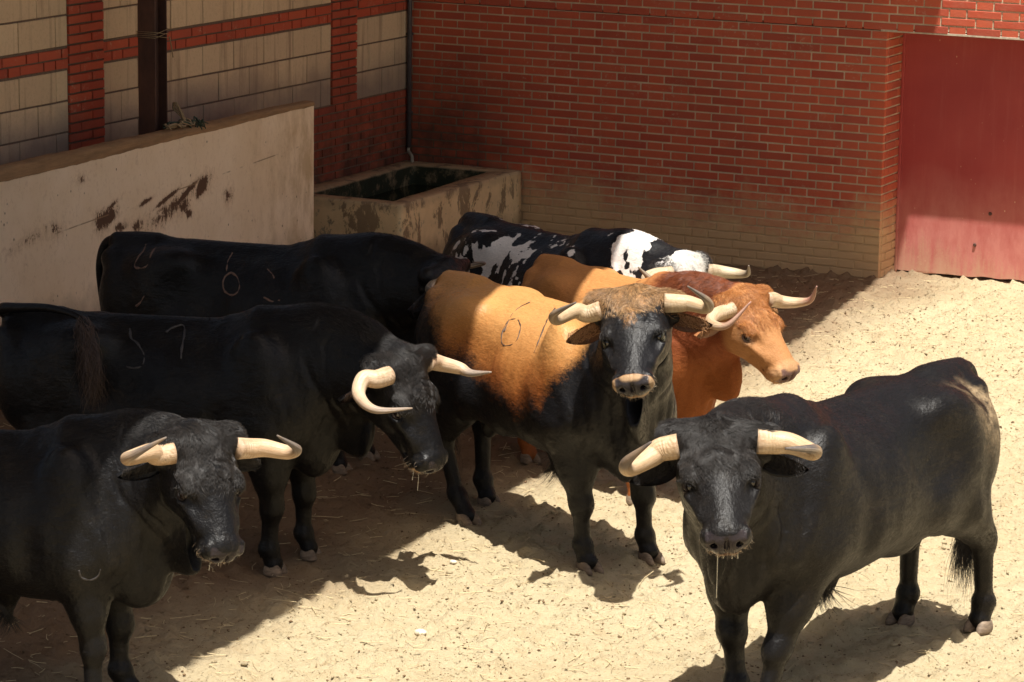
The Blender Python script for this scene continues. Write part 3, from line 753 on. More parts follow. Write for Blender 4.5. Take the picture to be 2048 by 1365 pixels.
LEGS = {'FL': (.45, .168), 'FR': (.45, -.168), 'HL': (-.85, .172), 'HR': (-.85, -.172)}
def Rz(a): c, s = np.cos(a), np.sin(a); o = np.zeros_like(c); i = o + 1; return np.stack([np.stack([c, -s, o], -1), np.stack([s, c, o], -1), np.stack([o, o, i], -1)], -2)
def Ry(a): c, s = np.cos(a), np.sin(a); o = np.zeros_like(c); i = o + 1; return np.stack([np.stack([c, o, s], -1), np.stack([o, i, o], -1), np.stack([-s, o, c], -1)], -2)
def Rx(a): c, s = np.cos(a), np.sin(a); o = np.zeros_like(c); i = o + 1; return np.stack([np.stack([i, o, o], -1), np.stack([o, c, -s], -1), np.stack([o, s, c], -1)], -2)
class Pose:
    """degrees; nyaw/npit bend the neck, hyaw/hpit/hrol turn the head on it, tyaw bends the trunk; legs: hoof offsets (dx, dy)"""
    def __init__(s, nyaw=0, npit=0, hyaw=0, hpit=0, hrol=0, tyaw=0, legs=None, scale=1.0, zs=1.0, girth=1.0, hscale=1.0, ls=1.0):
        r = math.radians; s.__dict__.update(nyaw=r(nyaw), npit=r(npit), hyaw=r(hyaw), hpit=r(hpit), hrol=r(hrol), tyaw=r(tyaw), legs=legs or {}, scale=scale, zs=zs, girth=girth, hscale=hscale, ls=ls)
        S = np.linspace(-1.1, 1.05, 216); s.S = S
        wt = sstep(-.6, .3, S); wn = sstep(.42, 1.02, S)
        yaw = s.tyaw * (wt - .5) + s.nyaw * wn; pit = s.npit * wn
        zc = .95 + .14 * sstep(.3, 1.05, S); c = np.stack([S, S * 0, zc], 1)
        R = np.einsum('nij,njk->nik', Rz(yaw), Ry(pit)); dc = np.diff(c, axis=0) * np.array([ls, 1, 1]); Rm = R[:-1]
        pc = np.concatenate([[[0, 0, 0]], np.cumsum(np.einsum('nij,nj->ni', Rm, dc), 0)]); k = np.argmin(np.abs(S + .2)); pc = pc - pc[k] + c[k]
        s.yaw, s.pit, s.pc, s.zc = yaw, pit, pc, zc
    def __call__(s, P, head=False):
        P = np.array(P, float).reshape(-1, 3).copy(); piv = np.array([1.04, 0, 1.10])
        if not head:
            for k, (lx, ly) in LEGS.items():
                if k in s.legs:
                    o = s.legs[k]; zt = .74 if k[0] == 'F' else .78
                    cx_ = lx - (.05 if k[0] == 'F' else -.10) * np.clip((P[:, 2] - .3) / .4, 0, 1)
                    dd = np.hypot(P[:, 0] - cx_, P[:, 1] - ly); rad = .12 + .14 * np.clip((P[:, 2] - .3) / .4, 0, 1)
                    m = (1 - sstep(rad * .85, rad * 1.5, dd)) * (np.sign(P[:, 1]) == np.sign(ly)) * sstep(0, .06, np.abs(P[:, 1])); w = np.clip((zt - P[:, 2]) / zt, 0, 1) ** 1.15
                    P[:, 0] += o[0] * w * m; P[:, 1] += o[1] * w * m
                    if len(o) > 2: P[:, 2] += o[2] * w * m
        t = (P - piv) @ np.array([math.cos(.45), 0, -math.sin(.45)])
        wh = np.ones(len(P)) if head else sstep(-.10, .10, t) * sstep(.92, 1.02, P[:, 0])
        if s.hscale != 1.0: P = piv + (P - piv) * (1 + (s.hscale - 1) * wh)[:, None]
        Rh = np.einsum('nij,njk,nkl->nil', Rz(s.hyaw * wh), Ry(s.hpit * wh), Rx(s.hrol * wh)); 
        sp = np.clip(P[:, 0], -1.1, 1.05); sp = sp * (1 - wh) + 1.05 * wh
        P = piv + np.einsum('nij,nj->ni', Rh, P - piv)
        if s.girth != 1.0 and not head:
            g = 1 + (s.girth - 1) * sstep(-.7, -.3, P[:, 0]) * (1 - sstep(.2, .6, P[:, 0])); P[:, 1] *= g
        f = (sp - s.S[0]) / (s.S[1] - s.S[0]); i = np.minimum(f.astype(int), len(s.S) - 2); f = f - i
        L = lambda A: A[i] * (1 - f) + A[i + 1] * f if A.ndim == 1 else A[i] * (1 - f)[:, None] + A[i + 1] * f[:, None]
        yaw, pit, zc, pc = L(s.yaw), L(s.pit), L(s.zc), L(s.pc)
        c = np.stack([sp, sp * 0, zc], 1); R = np.einsum('nij,njk->nik', Rz(yaw), Ry(pit))
        o = pc + np.einsum('nij,nj->ni', R, P - c)
        o = o * s.scale; o[:, 2] *= s.zs
        return o
def mat_fur(name, dark, dust=(.30, .22, .13), dustamt=.25, gloss=.31, sheen=.0, soft=.08, spec=.42):
    s = N(name); r = s.attr('rest', 'Vector'); base = s.attr('tint'); mk = s.attr('mask', 'Fac')
    st = s.noise(s.mapping(r, (38, 150, 120)), 1.0, 5, .65, .4)
    st2 = s.noise(s.mapping(r, (14, 46, 34)), 1.0, 4, .6, .8)
    m = s.math('ADD', mk, s.math('ADD', s.math('MULTIPLY', s.math('SUBTRACT', st, .5), .55), s.math('MULTIPLY', s.math('SUBTRACT', st2, .5), .50)))
    m = s.mr(m, .5 - soft, .5 + soft)
    c = s.mix(m, base, dark)
    c = s.mix(s.mr(st, .35, .7, 0, .5), c, s.mix(1.0, c, (.62, .62, .62), 'MULTIPLY'))
    d = s.math('MULTIPLY', s.mr(s.noise(r, 4.5, 6, .7), .50, .75), s.mr(s.noise(s.mapping(r, (60, 60, 60)), 1.0, 3, .7), .4, .65))
    c = s.mix(s.math('MULTIPLY', d, dustamt), c, dust)
    dd = s.attr('dust', 'Fac'); c = s.mix(s.math('MULTIPLY', dd, s.mr(s.noise(r, 40, 5, .7), .3, .6)), c, dust)
    wet = s.attr('wet', 'Fac')
    rg = s.mr(st2, .3, .7, gloss, gloss + .18); rg = s.math('ADD', rg, s.math('MULTIPLY', wet, -.16))
    h = s.math('ADD', st, s.math('MULTIPLY', st2, 1.1))
    lump = s.math('ADD', s.noise(r, 11, 4, .6), s.math('MULTIPLY', s.noise(s.mapping(r, (8, 24, 20)), 1.0, 3, .6), .6)); b = s.bump(h, .5, .004, s.bump(lump, .45, .018))
    s.fin(c, rg, b, Specular_IOR_Level=spec, Sheen_Weight=sheen, Sheen_Roughness=.45, IOR=1.34)
    return s.m
def mat_horn():
    s = N('horn'); c = s.attr('tint'); g = s.coord(); h = s.attr('grain', 'Vector')
    st = s.noise(h, 3.0, 6, .7, .3); c = s.mix(s.mr(st, .45, .70, 0, .65), c, s.mix(1.0, c, (.55, .40, .27), 'MULTIPLY'))
    n = s.noise(g, 34, 5, .75); c = s.mix(s.mr(n, .50, .75, 0, .45), c, (.26, .17, .095))
    n2 = s.noise(h, 1.1, 4, .6); c = s.mix(s.mr(n2, .52, .66, 0, .35), c, (.66, .56, .42))
    return s.fin(c, s.mr(st, .3, .7, .36, .6), s.bump(s.math('ADD', s.math('ADD', n, st), s.attr('ring', 'Fac')), .6, .004), Specular_IOR_Level=.4)
def mat_hair(name, a, b):
    s = N(name); i = s.n('ShaderNodeHairInfo').outputs['Random']; c = s.mix(i, a, b)
    return s.fin(c, .42, Specular_IOR_Level=.4)
def mat_hoof():
    s = N('hoof'); g = s.coord(); n = s.noise(s.mapping(g, (1, 1, 4)), 22, 5, .7)
    return s.fin(s.mix(s.mr(n, .3, .7), (.10, .07, .05), (.30, .22, .15)), .7, s.bump(n, .4, .005))
M_HORN, M_HOOF = mat_horn(), mat_hoof()
def mat_eye():
    s = N('eye'); s.fin((.015, .008, .005), .08, Coat_Weight=.8, Coat_Roughness=.04); return s.m
M_EYE = mat_eye()

def set_attr(me, name, typ, arr, dom='POINT'):
    a = me.attributes.new(name, typ, dom)
    key = {'FLOAT': 'value', 'FLOAT_VECTOR': 'vector', 'FLOAT_COLOR': 'color'}[typ]
    if typ == 'FLOAT_COLOR' and arr.shape[1] == 3: arr = np.concatenate([arr, np.ones((len(arr), 1))], 1)
    a.data.foreach_set(key, np.ascontiguousarray(arr, dtype=np.float32).ravel())
def np_mesh(name, V, loop, st, tot, mat, parent, smooth=True):
    me = bpy.data.meshes.new(name); me.vertices.add(len(V)); me.vertices.foreach_set('co', V.astype(np.float32).ravel())
    me.loops.add(len(loop)); me.loops.foreach_set('vertex_index', loop); me.polygons.add(len(st)); me.polygons.foreach_set('loop_start', st); me.polygons.foreach_set('loop_total', tot)
    me.update(calc_edges=True); me.polygons.foreach_set('use_smooth', [smooth] * len(st)); me.materials.append(mat)
    o = bpy.data.objects.new(name, me); link(o); o.parent = parent; return o
def hair_obj(name, roots, tips_fn, npt, rad, mat, parent, **k):
    """roots (n,3); tips_fn(t) -> (n,3) positions at parameter t"""
    n = len(roots); hc = bpy.data.hair_curves.new(name); hc.add_curves([npt] * n)
    P = np.stack([tips_fn(t) for t in np.linspace(0, 1, npt)], 1).astype(np.float32)
    hc.position_data.foreach_set('vector', P.ravel())
    rr_ = np.tile(np.array([rad * (1 - .85 * t) for t in np.linspace(0, 1, npt)], np.float32), n)
    a = hc.attributes.get('radius') or hc.attributes.new('radius', 'FLOAT', 'POINT'); a.data.foreach_set('value', rr_)
    hc.materials.append(mat); o = bpy.data.objects.new(name, hc); link(o); o.parent = parent; return props(o, kind='stuff', **k)

# colours of the coats: fn(V) -> tint rgb, mask (1 = dark), dust, wet
def head_co(V):
    h = V - POLL; return h @ FD, np.abs(V[:, 1]) / HW, h @ ND
def is_head(V): return sstep(.98, 1.06, V[:, 0])
def nose_paint(V, tint, mask, col=(.035, .03, .032)):
    a, y, n = head_co(V); k = sstep(.462, .478, a + .10 * (n + .09) ) * sstep(-.140, -.128, n) * (1 - sstep(-.040, -.028, n)) * (1 - sstep(.066, .078, y)) * is_head(V)
    tint = tint * (1 - k[:, None]) + np.array(col) * k[:, None]; mask = mask * (1 - k); return tint, mask, k
def coat_black(V, tone=(.0085, .0078, .0082), muzzle=(.20, .13, .09)):
    n = len(V); t = np.tile(np.array(tone), (n, 1)); a, y, nn = head_co(V)
    t, m, w = nose_paint(V, t, np.ones(n), (.028, .022, .024))
    lips = sstep(.45, .48, a) * (1 - sstep(-.132, -.118, nn)) * is_head(V) * (1 - w); t = t * (1 - lips[:, None]) + np.array(muzzle) * lips[:, None]; m = m * (1 - lips * .9)
    return t, m, w
def coat_F(V):
    t, m, w = coat_black(V); n = len(V)
    rump = np.exp(-((V[:, 0] + .80) / .16) ** 2 - ((V[:, 1] - .17) / .09) ** 2 - ((V[:, 2] - 1.0) / .17) ** 2)
    dust = np.clip(rump * 2.4 * sstep(.35, .6, fbm(V, 9, 3, 1)) - .15, 0, 1)
    return t, m, dust, w
def coat_B(V):
    t, m, w = coat_black(V, muzzle=(.42, .27, .15)); return t, m, np.zeros(len(V)), w
def coat_M(V):
    n = len(V); x, y, z = V.T; ya = np.abs(y)
    tan = np.array([.37, .145, .038]); lt = np.array([.50, .25, .085]); red = np.array([.23, .070, .018])
    k = sstep(.92, 1.17, z + .12 * (fbm(V, 5, 3, 8) - .5))[:, None]; t = tan * (1 - k) + lt * k; kk = (1 - sstep(.80, 1.02, z + .2 * (fbm(V * np.array([2, 1, .6]), 5, 4, 18) - .5)))[:, None]; t = t * (1 - kk) + red * kk
    w = fbm(V, 3.2, 4, 3) - .5
    zl = 1.10 - .27 * sstep(-.80, -.15, x)
    m = sstep(.20, -.20, z - zl + w * .30)
    m = np.maximum(m, sstep(.46, .78, x + .62 * (1.2 - z) + w * .22))           # fore quarters black
    a, yy, nn = head_co(V); H = is_head(V)
    fh = sstep(-.14, -.03, a) * (1 - sstep(.10, .18, a + .75 * yy)) * sstep(-.14, -.08, nn); fh = np.maximum(fh, (1 - sstep(.02, .05, yy)) * (1 - sstep(.16, .26, a)) * sstep(-.1, -.03, nn) * sstep(-.1, .0, a) * .72)
    # ring round the muzzle
    ring = sstep(.462, .474, a + .05 * (nn + .08)) * H
    t = t * (1 - (fh * H)[:, None]) + np.array([.34, .18, .075]) * (fh * H)[:, None]; t = t * (1 - ring[:, None]) + np.array([.42, .27, .15]) * ring[:, None]
    m = m * (1 - H) + H * (1 - np.maximum(fh * .60, ring)); 
    crest = sstep(.62, .8, x) * (1 - H); m = np.maximum(m, crest)
    t, m, wq = nose_paint(V, t, m, (.035, .03, .032))
    return t, m, np.zeros(n), wq
def coat_R(V):
    n = len(V); x, y, z = V.T
    tan = np.array([.46, .205, .068]); red = np.array([.22, .062, .024]); mid = np.array([.34, .105, .028])
    k = sstep(.15, .5, x)[:, None]; t = tan * (1 - k) + red * k
    kk = (1 - sstep(.75, 1.0, z))[:, None]; t = t * (1 - kk) + mid * .8 * kk
    a, yy, nn = head_co(V); H = is_head(V)[:, None]; hc = np.array([.40, .19, .075]); t = t * (1 - H) + hc * H
    mu = (sstep(.40, .47, a) * is_head(V))[:, None]; t = t * (1 - mu) + np.array([.46, .26, .13]) * mu
    eye = np.exp(-((a - .205) / .035) ** 2 - ((nn + .085) / .03) ** 2) * is_head(V) * sstep(.08, .11, yy); t = t * (1 - eye[:, None]) + np.array([.56, .36, .21]) * eye[:, None]
    t2, m, w = nose_paint(V, t, np.zeros(n), (.15, .085, .07)); return t2, m, np.zeros(n), w
def coat_S(V):
    n = len(V); x, y, z = V.T; t = np.tile(np.array([.70, .66, .62]), (n, 1))
    w = fbm(V, 4.2, 4, 21); fine = fbm(V * np.array([1, 1, .7]), 11.0, 4, 25) - .5; finer = fbm(V * np.array([1, 1.3, .6]), 24.0, 3, 27) - .5
    top = sstep(1.00, 1.14, z + (w - .5) * .20 + fine * .55 + finer * .35) * (1 - sstep(.34, .42, x))
    rear = sstep(-.70, -.86, x + fine * .3)
    sp = sstep(.51, .57, w * .7 + .15 + fine * 1.3 + finer * 1.1 + .14 * sstep(-.35, .05, x) * (1 - sstep(.30, .4, x)))
    m = np.maximum.reduce([top, rear, sp])
    nk = sstep(.36, .44, x + fine * .12); m = m * (1 - nk) + nk * sstep(.47, .57, fbm(V, 5.0, 3, 33) + fine * .45 + finer * .3 + .07 * sstep(.65, .9, x) - .16 * sstep(1.0, 1.08, x) * (1 - sstep(1.12, 1.16, x)))
    t, m, w2 = nose_paint(V, t, m); return t, m, np.zeros(n), w2

EARPTS = None
def ear_mesh(side, pose, droop=0.0, back=0.0):
    """leaf-shaped cupped ear in rest space, then posed with the head"""
    base = hp_(.030, .150 * side, -.150); L = .20
    d = np.array([-.10 - back, .93 * side, -.30 - droop]); d /= np.linalg.norm(d)
    up = np.array([.35, 0, .94]); up -= d * (up @ d); up /= np.linalg.norm(up); fw = np.cross(d, up) * (-side)   # points forward-ish
    if fw[0] < 0: fw = -fw
    nu, nv = 16, 13; out_ = []; 
    for sgn in (0, 1):
        for i in range(nu):
            t = i / (nu - 1); wd = .045 * (math.sin(math.pi * min(1, .16 + .84 * t) ** .8)) ** .7 + .002 if t < 1 else .002
            if t < .15: wd = max(wd, .026)
            for j in range(nv):
                v = j / (nv - 1) * 2 - 1
                cup = .034 * (v * v) * (1 - .5 * t) * 1.1
                q = base + d * (L * t) + up * (wd * v) + fw * (cup - .010 - .004 * sgn * (1 - abs(v) ** 3)) + up * (-.012 * math.sin(t * 3))
                out_.append(q)
    V = np.array(out_); F = []
    k = nu * nv
    for i in range(nu - 1):
        for j in range(nv - 1):
            a = i * nv + j; F.append((a, a + 1, a + nv + 1, a + nv)); F.append((k + a, k + a + nv, k + a + nv + 1, k + a + 1))
    for i in range(nu - 1):
        for j in (0, nv - 1): a = i * nv + j; F.append((a, a + nv, k + a + nv, k + a))
    return V, F, (base, d, up, fw, L)
HORN_STD = [(-.018, .135, -.052), (-.030, .20, -.062), (-.012, .285, -.072), (.070, .355, -.066), (.165, .370, -.020), (.235, .330, .045)]
HORN_RAD = [.047, .043, .038, .0295, .018, .004]
def make_bull(name, loc, yaw, pose, coat, fur, label, group, horns=None, horn_col=None, tail=None, hoofc=True, ears=(0, 0), hairc=None, seed=0, hr=1.0, earin=None, scar=None):
    root = empty(name, loc, math.radians(yaw), label=label, cat='bull', group=group)
    tint, mask, dust, wet = coat(REST_V); V = pose(REST_V)
    b = np_mesh('body', V, REST_LOOP, REST_ST, REST_TOT, fur, root)
    me = b.data; set_attr(me, 'rest', 'FLOAT_VECTOR', REST_V); set_attr(me, 'tint', 'FLOAT_COLOR', tint); set_attr(me, 'mask', 'FLOAT', mask); set_attr(me, 'dust', 'FLOAT', dust); set_attr(me, 'wet', 'FLOAT', wet)
    # eyes
    for sd in (1, -1):
        bm = bmesh.new(); bmesh.ops.create_uvsphere(bm, u_segments=18, v_segments=12, radius=.0245)
        Vv = np.array([v.co[:] for v in bm.verts]) + hp_(.205, .110 * sd, -.082); Vp = pose(Vv, True)
        for v, c in zip(bm.verts, Vp): v.co = c
        bm_obj('eye', bm, M_EYE, root, True)
        # heavy lids
        L = []
        for up_ in (1, -1):
            pts = []
            for t in np.linspace(-1, 1, 13):
                ang = t * 1.35; a = .205 + .026 * math.sin(ang); n = -.082 + up_ * .0185 * math.cos(ang) + .001; yy = .110 + .0225 * math.sqrt(max(.05, 1 - .55 * t * t - .35)) 
                pts.append(hp_(a, yy * sd, n))
            v, f = tube(pts, [.003 + .004 * math.cos(t * 1.4) for t in np.linspace(-1, 1, 13)], 8); L.append((pose(v, True), f))
        ol = tubes_obj('eyelid', L, fur, root); LID = 1; set_attr(ol.data, 'rest', 'FLOAT_VECTOR', np.concatenate([l[0] for l in L])); 
        tn, mk, _, _ = coat(np.array([hp_(.20, .13 * sd, -.06)])); n_ = len(ol.data.vertices); set_attr(ol.data, 'tint', 'FLOAT_COLOR', np.tile(np.minimum(tn, .10) * .4 + np.array([.018, .011, .008]) * (7.0 if tn[0, 0] > .3 and mk[0] < .3 else 1.0), (n_, 1))); set_attr(ol.data, 'mask', 'FLOAT', np.zeros(n_))
    # horns
    hc = horn_col or ((.50, .36, .22), (.09, .075, .07))
    for k, sd in enumerate((1, -1)):
        pts = (horns[k] if horns else HORN_STD); pts = np.array([(POLL[0] + x, y * sd * (HW if kk_ < 2 else 1 + (HW - 1) * .5), POLL[2] + z) for kk_, (x, y, z) in enumerate(pts)])
        nn = 44; C = spline(pts, nn); rad = np.interp(np.linspace(0, 5, nn), range(6), np.array(HORN_RAD) * hr)
        v, f = tube(C, rad, 20); 
        o = mesh_obj('horn', pose(v, True), f, M_HORN, root, True)
        t = np.repeat(np.linspace(0, 1, nn), 20); nz = (vnoise(v, 20, 2) - .5) * .12
        kk = sstep(.60, .86, t + nz)[:, None]; base_ = sstep(.10, .0, t)[:, None] * .45
        c = np.array(hc[0]) * (1 - kk) + np.array(hc[1]) * kk; c = c * (1 - base_) + np.array([.30, .19, .12]) * base_; sm_ = (sstep(.5, .75, fbm(v * np.array([1, 1, 1]), 13, 4, 3)) * .5)[:, None]; c = c * (1 - sm_) + np.array([.34, .23, .13]) * sm_
        set_attr(o.data, 'tint', 'FLOAT_COLOR', c); va = np.tile(np.arange(20) * 2 * math.pi / 20, nn); set_attr(o.data, 'grain', 'FLOAT_VECTOR', np.stack([t * 1.6 + seed * 3 + k, np.cos(va) * 1.5, np.sin(va) * 1.5], 1)); set_attr(o.data, 'ring', 'FLOAT', np.sin(t * 120 + nz * 90) * (1 - sstep(.10, .40, t)) * .5)
    # ears
    for k, sd in enumerate((1, -1)):
        v, f, (eb, ed, eu, ef, eL) = ear_mesh(sd, pose, ears[0], ears[1]); o = mesh_obj('ear', pose(v, True), f, fur, root, True)
        tn, mk, du, we = coat(np.array([hp_(.0, .13 * sd, -.10)])); n_ = len(v)
        inner = np.concatenate([np.ones(n_ // 2), np.zeros(n_ // 2)]); T_ = np.tile(tn, (n_, 1)); Mk = np.tile(mk, n_)
        if earin is not None:
            T_ = np.where(inner[:, None] > 0, np.array(earin), T_); Mk = np.where(inner > 0, .30, Mk)
        set_attr(o.data, 'rest', 'FLOAT_VECTOR', v); set_attr(o.data, 'tint', 'FLOAT_COLOR', T_); set_attr(o.data, 'mask', 'FLOAT', Mk)
        rg = np.random.RandomState(seed * 3 + k); m = 420
        u = rg.rand(m); w = rg.uniform(-1, 1, m); r0 = eb + np.outer(.02 + u * eL * .75, ed) + np.outer(w * .036, eu) + np.outer(.012 * w * w - .004, ef)
        dr_ = np.outer(rg.uniform(.2, .9, m), ed) + np.outer(-w * .8 + rg.normal(0, .3, m), eu) + np.outer(rg.uniform(.2, .7, m), ef); ln = rg.uniform(.012, .028, m)[:, None]
        hm = hairc if earin is None else HM_EAR
        hair_obj('ear_hair', r0, lambda t: pose(r0 + dr_ * ln * t + np.array([0, 0, -.012]) * t * t, True), 4, .0011, hm, o)
    # hooves: two claws and dew claws each
    for nm, (lx, ly) in LEGS.items():
        bm = bmesh.new()
        for s2 in (1, -1):
            r = bmesh.ops.create_uvsphere(bm, u_segments=14, v_segments=10, radius=1.0); vs = r['verts']
            for v in vs:
                x, y, z = v.co; x *= .056; y *= .027; z *= .060
                if z < 0: z *= .25
                x += (.055 - max(z, 0)) * .30; v.co = (x, y + s2 * .029 + s2 * .10 * max(0, x) * .3, z + .012)
            r = bmesh.ops.create_uvsphere(bm, u_segments=8, v_segments=6, radius=.014); 
            for v in r['verts']: v.co = (v.co.x - .045, v.co.y + s2 * .024, v.co.z * 1.3 + .095)
        ox = lx + (.035 if nm[0] == 'F' else .035); Vv = np.array([v.co[:] for v in bm.verts]) + np.array([ox, ly, 0.0]); Vp = pose(Vv)
        for v, c in zip(bm.verts, Vp): v.co = c
        bm_obj('hoof', bm, M_HOOF, root, True)
    # tail
    tl = tail or [(-.93, 0, 1.175), (-1.0, 0, 1.14), (-1.035, 0, 1.02), (-1.03, .01, .85), (-1.01, .015, .68), (-.99, .02, .50)]
    C = spline(tl, 34); v, f = tube(C, np.interp(np.linspace(0, 1, 34), [0, .2, .7, 1], [.042, .028, .017, .012]), 12)
    o = mesh_obj('tail', pose(v), f, fur, root, True); set_attr(o.data, 'rest', 'FLOAT_VECTOR', v); tn, mk, du, we = coat(np.array([(-.95, 0, 1.10)])); n_ = len(v)
    set_attr(o.data, 'tint', 'FLOAT_COLOR', np.tile(tn, (n_, 1))); set_attr(o.data, 'mask', 'FLOAT', np.tile(mk, n_))
    # switch
    rg = np.random.RandomState(seed + 50); m = 900; tt = rg.uniform(.80, 1, m); ci = (tt * 33).astype(int); r0 = C[ci] + rg.normal(0, .010, (m, 3)); dv = C[-1] - C[-4]; dv /= np.linalg.norm(dv)
    cl = rg.randint(0, 14, m); cd = rg.normal(0, .10, (14, 3)); ln = rg.uniform(.18, .34, m)[:, None]; jit = rg.normal(0, .022, (m, 3)); dn = np.array([0, 0, -1.0])
    hair_obj('tail_switch', r0, lambda t: pose(r0 + (dv * (1 - t * .75) + dn * t * .75 + cd[cl] * (.4 + .6 * t) * math.sin(1.2 + t)) * ln * t + jit * t + .012 * np.sin(t * 9 + cl)[:, None] * np.array([1, 1, 0])), 8, .0013, hairc, root)
    return root
def curly(root, pose, hm, n, box, ln, rad=.0009, seed=1, lift=.5, name='forehead_hair', sel=None, dirv=None, curl=.012, npt=5, amp=1.0):
    """tufts of longer hair on the rest surface, selected by sel(V, N) -> weight"""
    rg = np.random.RandomState(seed); A, B, Cc = REST_V[REST_T[:, 0]], REST_V[REST_T[:, 1]], REST_V[REST_T[:, 2]]; cen = (A + B + Cc) / 3
    w = sel(cen) * np.linalg.norm(np.cross(B - A, Cc - A), axis=1); w = w / w.sum()
    i = rg.choice(len(w), n, p=w); u, v = rg.rand(n), rg.rand(n); fl = u + v > 1; u[fl] = 1 - u[fl]; v[fl] = 1 - v[fl]
    r0 = A[i] + (B[i] - A[i]) * u[:, None] + (Cc[i] - A[i]) * v[:, None]; Nn = REST_N[REST_T[i, 0]]
    d = dirv(r0) + (vec_noise(r0, 22, 3) - .5) * curl * 60; d = d - Nn * (d * Nn).sum(1)[:, None]; d /= np.linalg.norm(d, axis=1)[:, None] + 1e-6
    L = (rg.uniform(ln[0], ln[1], n) )[:, None]; b = np.cross(Nn, d); ph = vnoise(r0, 18, 8) * 6.28
    r0 = r0 - Nn * .002
    def f(t): return pose(r0 + d * L * t + Nn * L * (lift * t - lift * .55 * t * t) + (b * np.sin(t * 4.5 + ph)[:, None] - b * np.sin(ph)[:, None]) * L * .28 * amp)
    return hair_obj(name, r0, f, npt, rad, hm, root)
def vec_noise(p, sc, seed): return np.stack([vnoise(p, sc, seed + k * 5) for k in range(3)], 1)
def brand(root, pose, strokes, side, mat, rad=.006, name='brand_mark'):
    """scar strokes given in rest (x, z), laid on the flank"""
    for st in strokes:
        P = spline(st, max(12, len(st) * 7)); pts = np.array([list(REST_BVH.find_nearest(Vector(p))[0]) for p in P])
        pts = pts - np.array([0, np.sign(pts[0, 1]), 0]) * rad * .55 + (vec_noise(pts, 30, 9) - .5) * .006; v, f = tube(pts, rad * (.35 + 1.3 * vnoise(pts, 45, 3)), 7); tubes_obj(name, [(pose(v), f)], mat, root)

def flow(V):
    """direction in which the coat lies, at rest"""
    x, y, z = V.T; ya = np.abs(y); d = np.stack([-np.ones_like(x), 0 * x, -.35 - .9 * sstep(.25, 1.0, 1.15 - z)], 1)
    leg = sstep(.62, .48, z)[:, None]; d = d * (1 - leg) + np.array([-.15, 0, -1.0]) * leg
    nk = (sstep(.45, .7, x) * sstep(.5, .7, z))[:, None]; d = d * (1 - nk) + np.array([-.6, 0, -.9]) * nk
    h = sstep(1.0, 1.08, x)[:, None]; hd = FD + np.stack([0 * x, y * 4.0, 0 * x], 1) * .6; d = d * (1 - h) + hd * h
    return d / np.linalg.norm(d, axis=1)[:, None]
def mat_coat_hair():
    s = N('coat_hair'); i = s.n('ShaderNodeHairInfo').outputs['Random']; c = s.attr('tint')
    c = s.mix(s.mr(i, 0, 1, .0, .8), c, s.mix(1.0, c, (1.7, 1.6, 1.5), 'MULTIPLY')); return s.fin(c, .30, Specular_IOR_Level=.40, IOR=1.32)
M_COAT = mat_coat_hair()
_A, _B, _C = REST_V[REST_T[:, 0]], REST_V[REST_T[:, 1]], REST_V[REST_T[:, 2]]
_CEN = (_A + _B + _C) / 3; _AREA = np.linalg.norm(np.cross(_B - _A, _C - _A), axis=1)
def coat_hair(root, pose, coat, dark, n, seed=0, side=0, soft=.25, hl=1.0):
    rg = np.random.RandomState(seed); w = _AREA * (1 + 2.5 * sstep(.95, 1.1, _CEN[:, 0])) 
    if side: w = w * np.where(_CEN[:, 1] * side > -.10, 1, .12)
    i = rg.choice(len(w), n, p=w / w.sum()); u, v = rg.rand(n), rg.rand(n); fl = u + v > 1; u[fl] = 1 - u[fl]; v[fl] = 1 - v[fl]
    r0 = _A[i] + (_B[i] - _A[i]) * u[:, None] + (_C[i] - _A[i]) * v[:, None]; Nn = REST_N[REST_T[i, 0]]
    a, y, nn = head_co(r0); keep = ~((a > .465) & (r0[:, 0] > 1.1) & (nn > -.14)); r0, Nn = r0[keep], Nn[keep]; n = len(r0)
    d = flow(r0) + (vec_noise(r0, 9, 3) - .5) * .7 + rg.normal(0, .13, (n, 3)); d = d - Nn * (d * Nn).sum(1)[:, None]; d /= np.linalg.norm(d, axis=1)[:, None] + 1e-6
    L = rg.uniform(.012, .022, n) * hl * (1 + .9 * sstep(.5, .7, r0[:, 0]) * sstep(1.15, 1.3, r0[:, 2])); L = L * (1 - .45 * is_head(r0)); L = L[:, None]
    t, m, du, we = coat(r0); mm = sstep(.40, .60, m + (fbm(r0 * np.array([1, 3, 3]), 16, 3, 4) - .5) * .9 + rg.uniform(-.5, .5, n) * soft)[:, None]
    col = t * (1 - mm) + np.array(dark) * mm; col = col * (1 - du[:, None] * .8) + np.array([.30, .22, .13]) * du[:, None] * .8
    r0 = r0 - Nn * .001
    o = hair_obj('coat_hair', r0, lambda k: pose(r0 + d * L * k + Nn * L * (.32 * k - .12 * k * k)), 3, .00055, M_COAT, root)
    c4 = np.concatenate([col, np.ones((n, 1))], 1).astype(np.float32); at = o.data.attributes.new('tint', 'FLOAT_COLOR', 'CURVE'); at.data.foreach_set('color', c4.ravel())
    return o
F_BLACK = mat_fur('black_coat', (.0055, .0052, .0058), dustamt=.08); F_DUSTY = mat_fur('sunlit_black_coat', (.0065, .0057, .0056), dustamt=.08)
F_MIX = mat_fur('black_and_tan_coat', (.0085, .008, .009), dustamt=.05, soft=.20); F_RED = mat_fur('red_coat', (.16, .045, .014), dustamt=.06, gloss=.5, spec=.25); F_SPOT = mat_fur('pied_coat', (.010, .0095, .011), dustamt=.05)
HM_BLACK = mat_hair('black_hair', (.014, .012, .012), (.045, .038, .034)); HM_TAN = mat_hair('tan_hair', (.16, .08, .035), (.46, .27, .12)); HM_RED = mat_hair('red_hair', (.30, .10, .026), (.50, .22, .07))
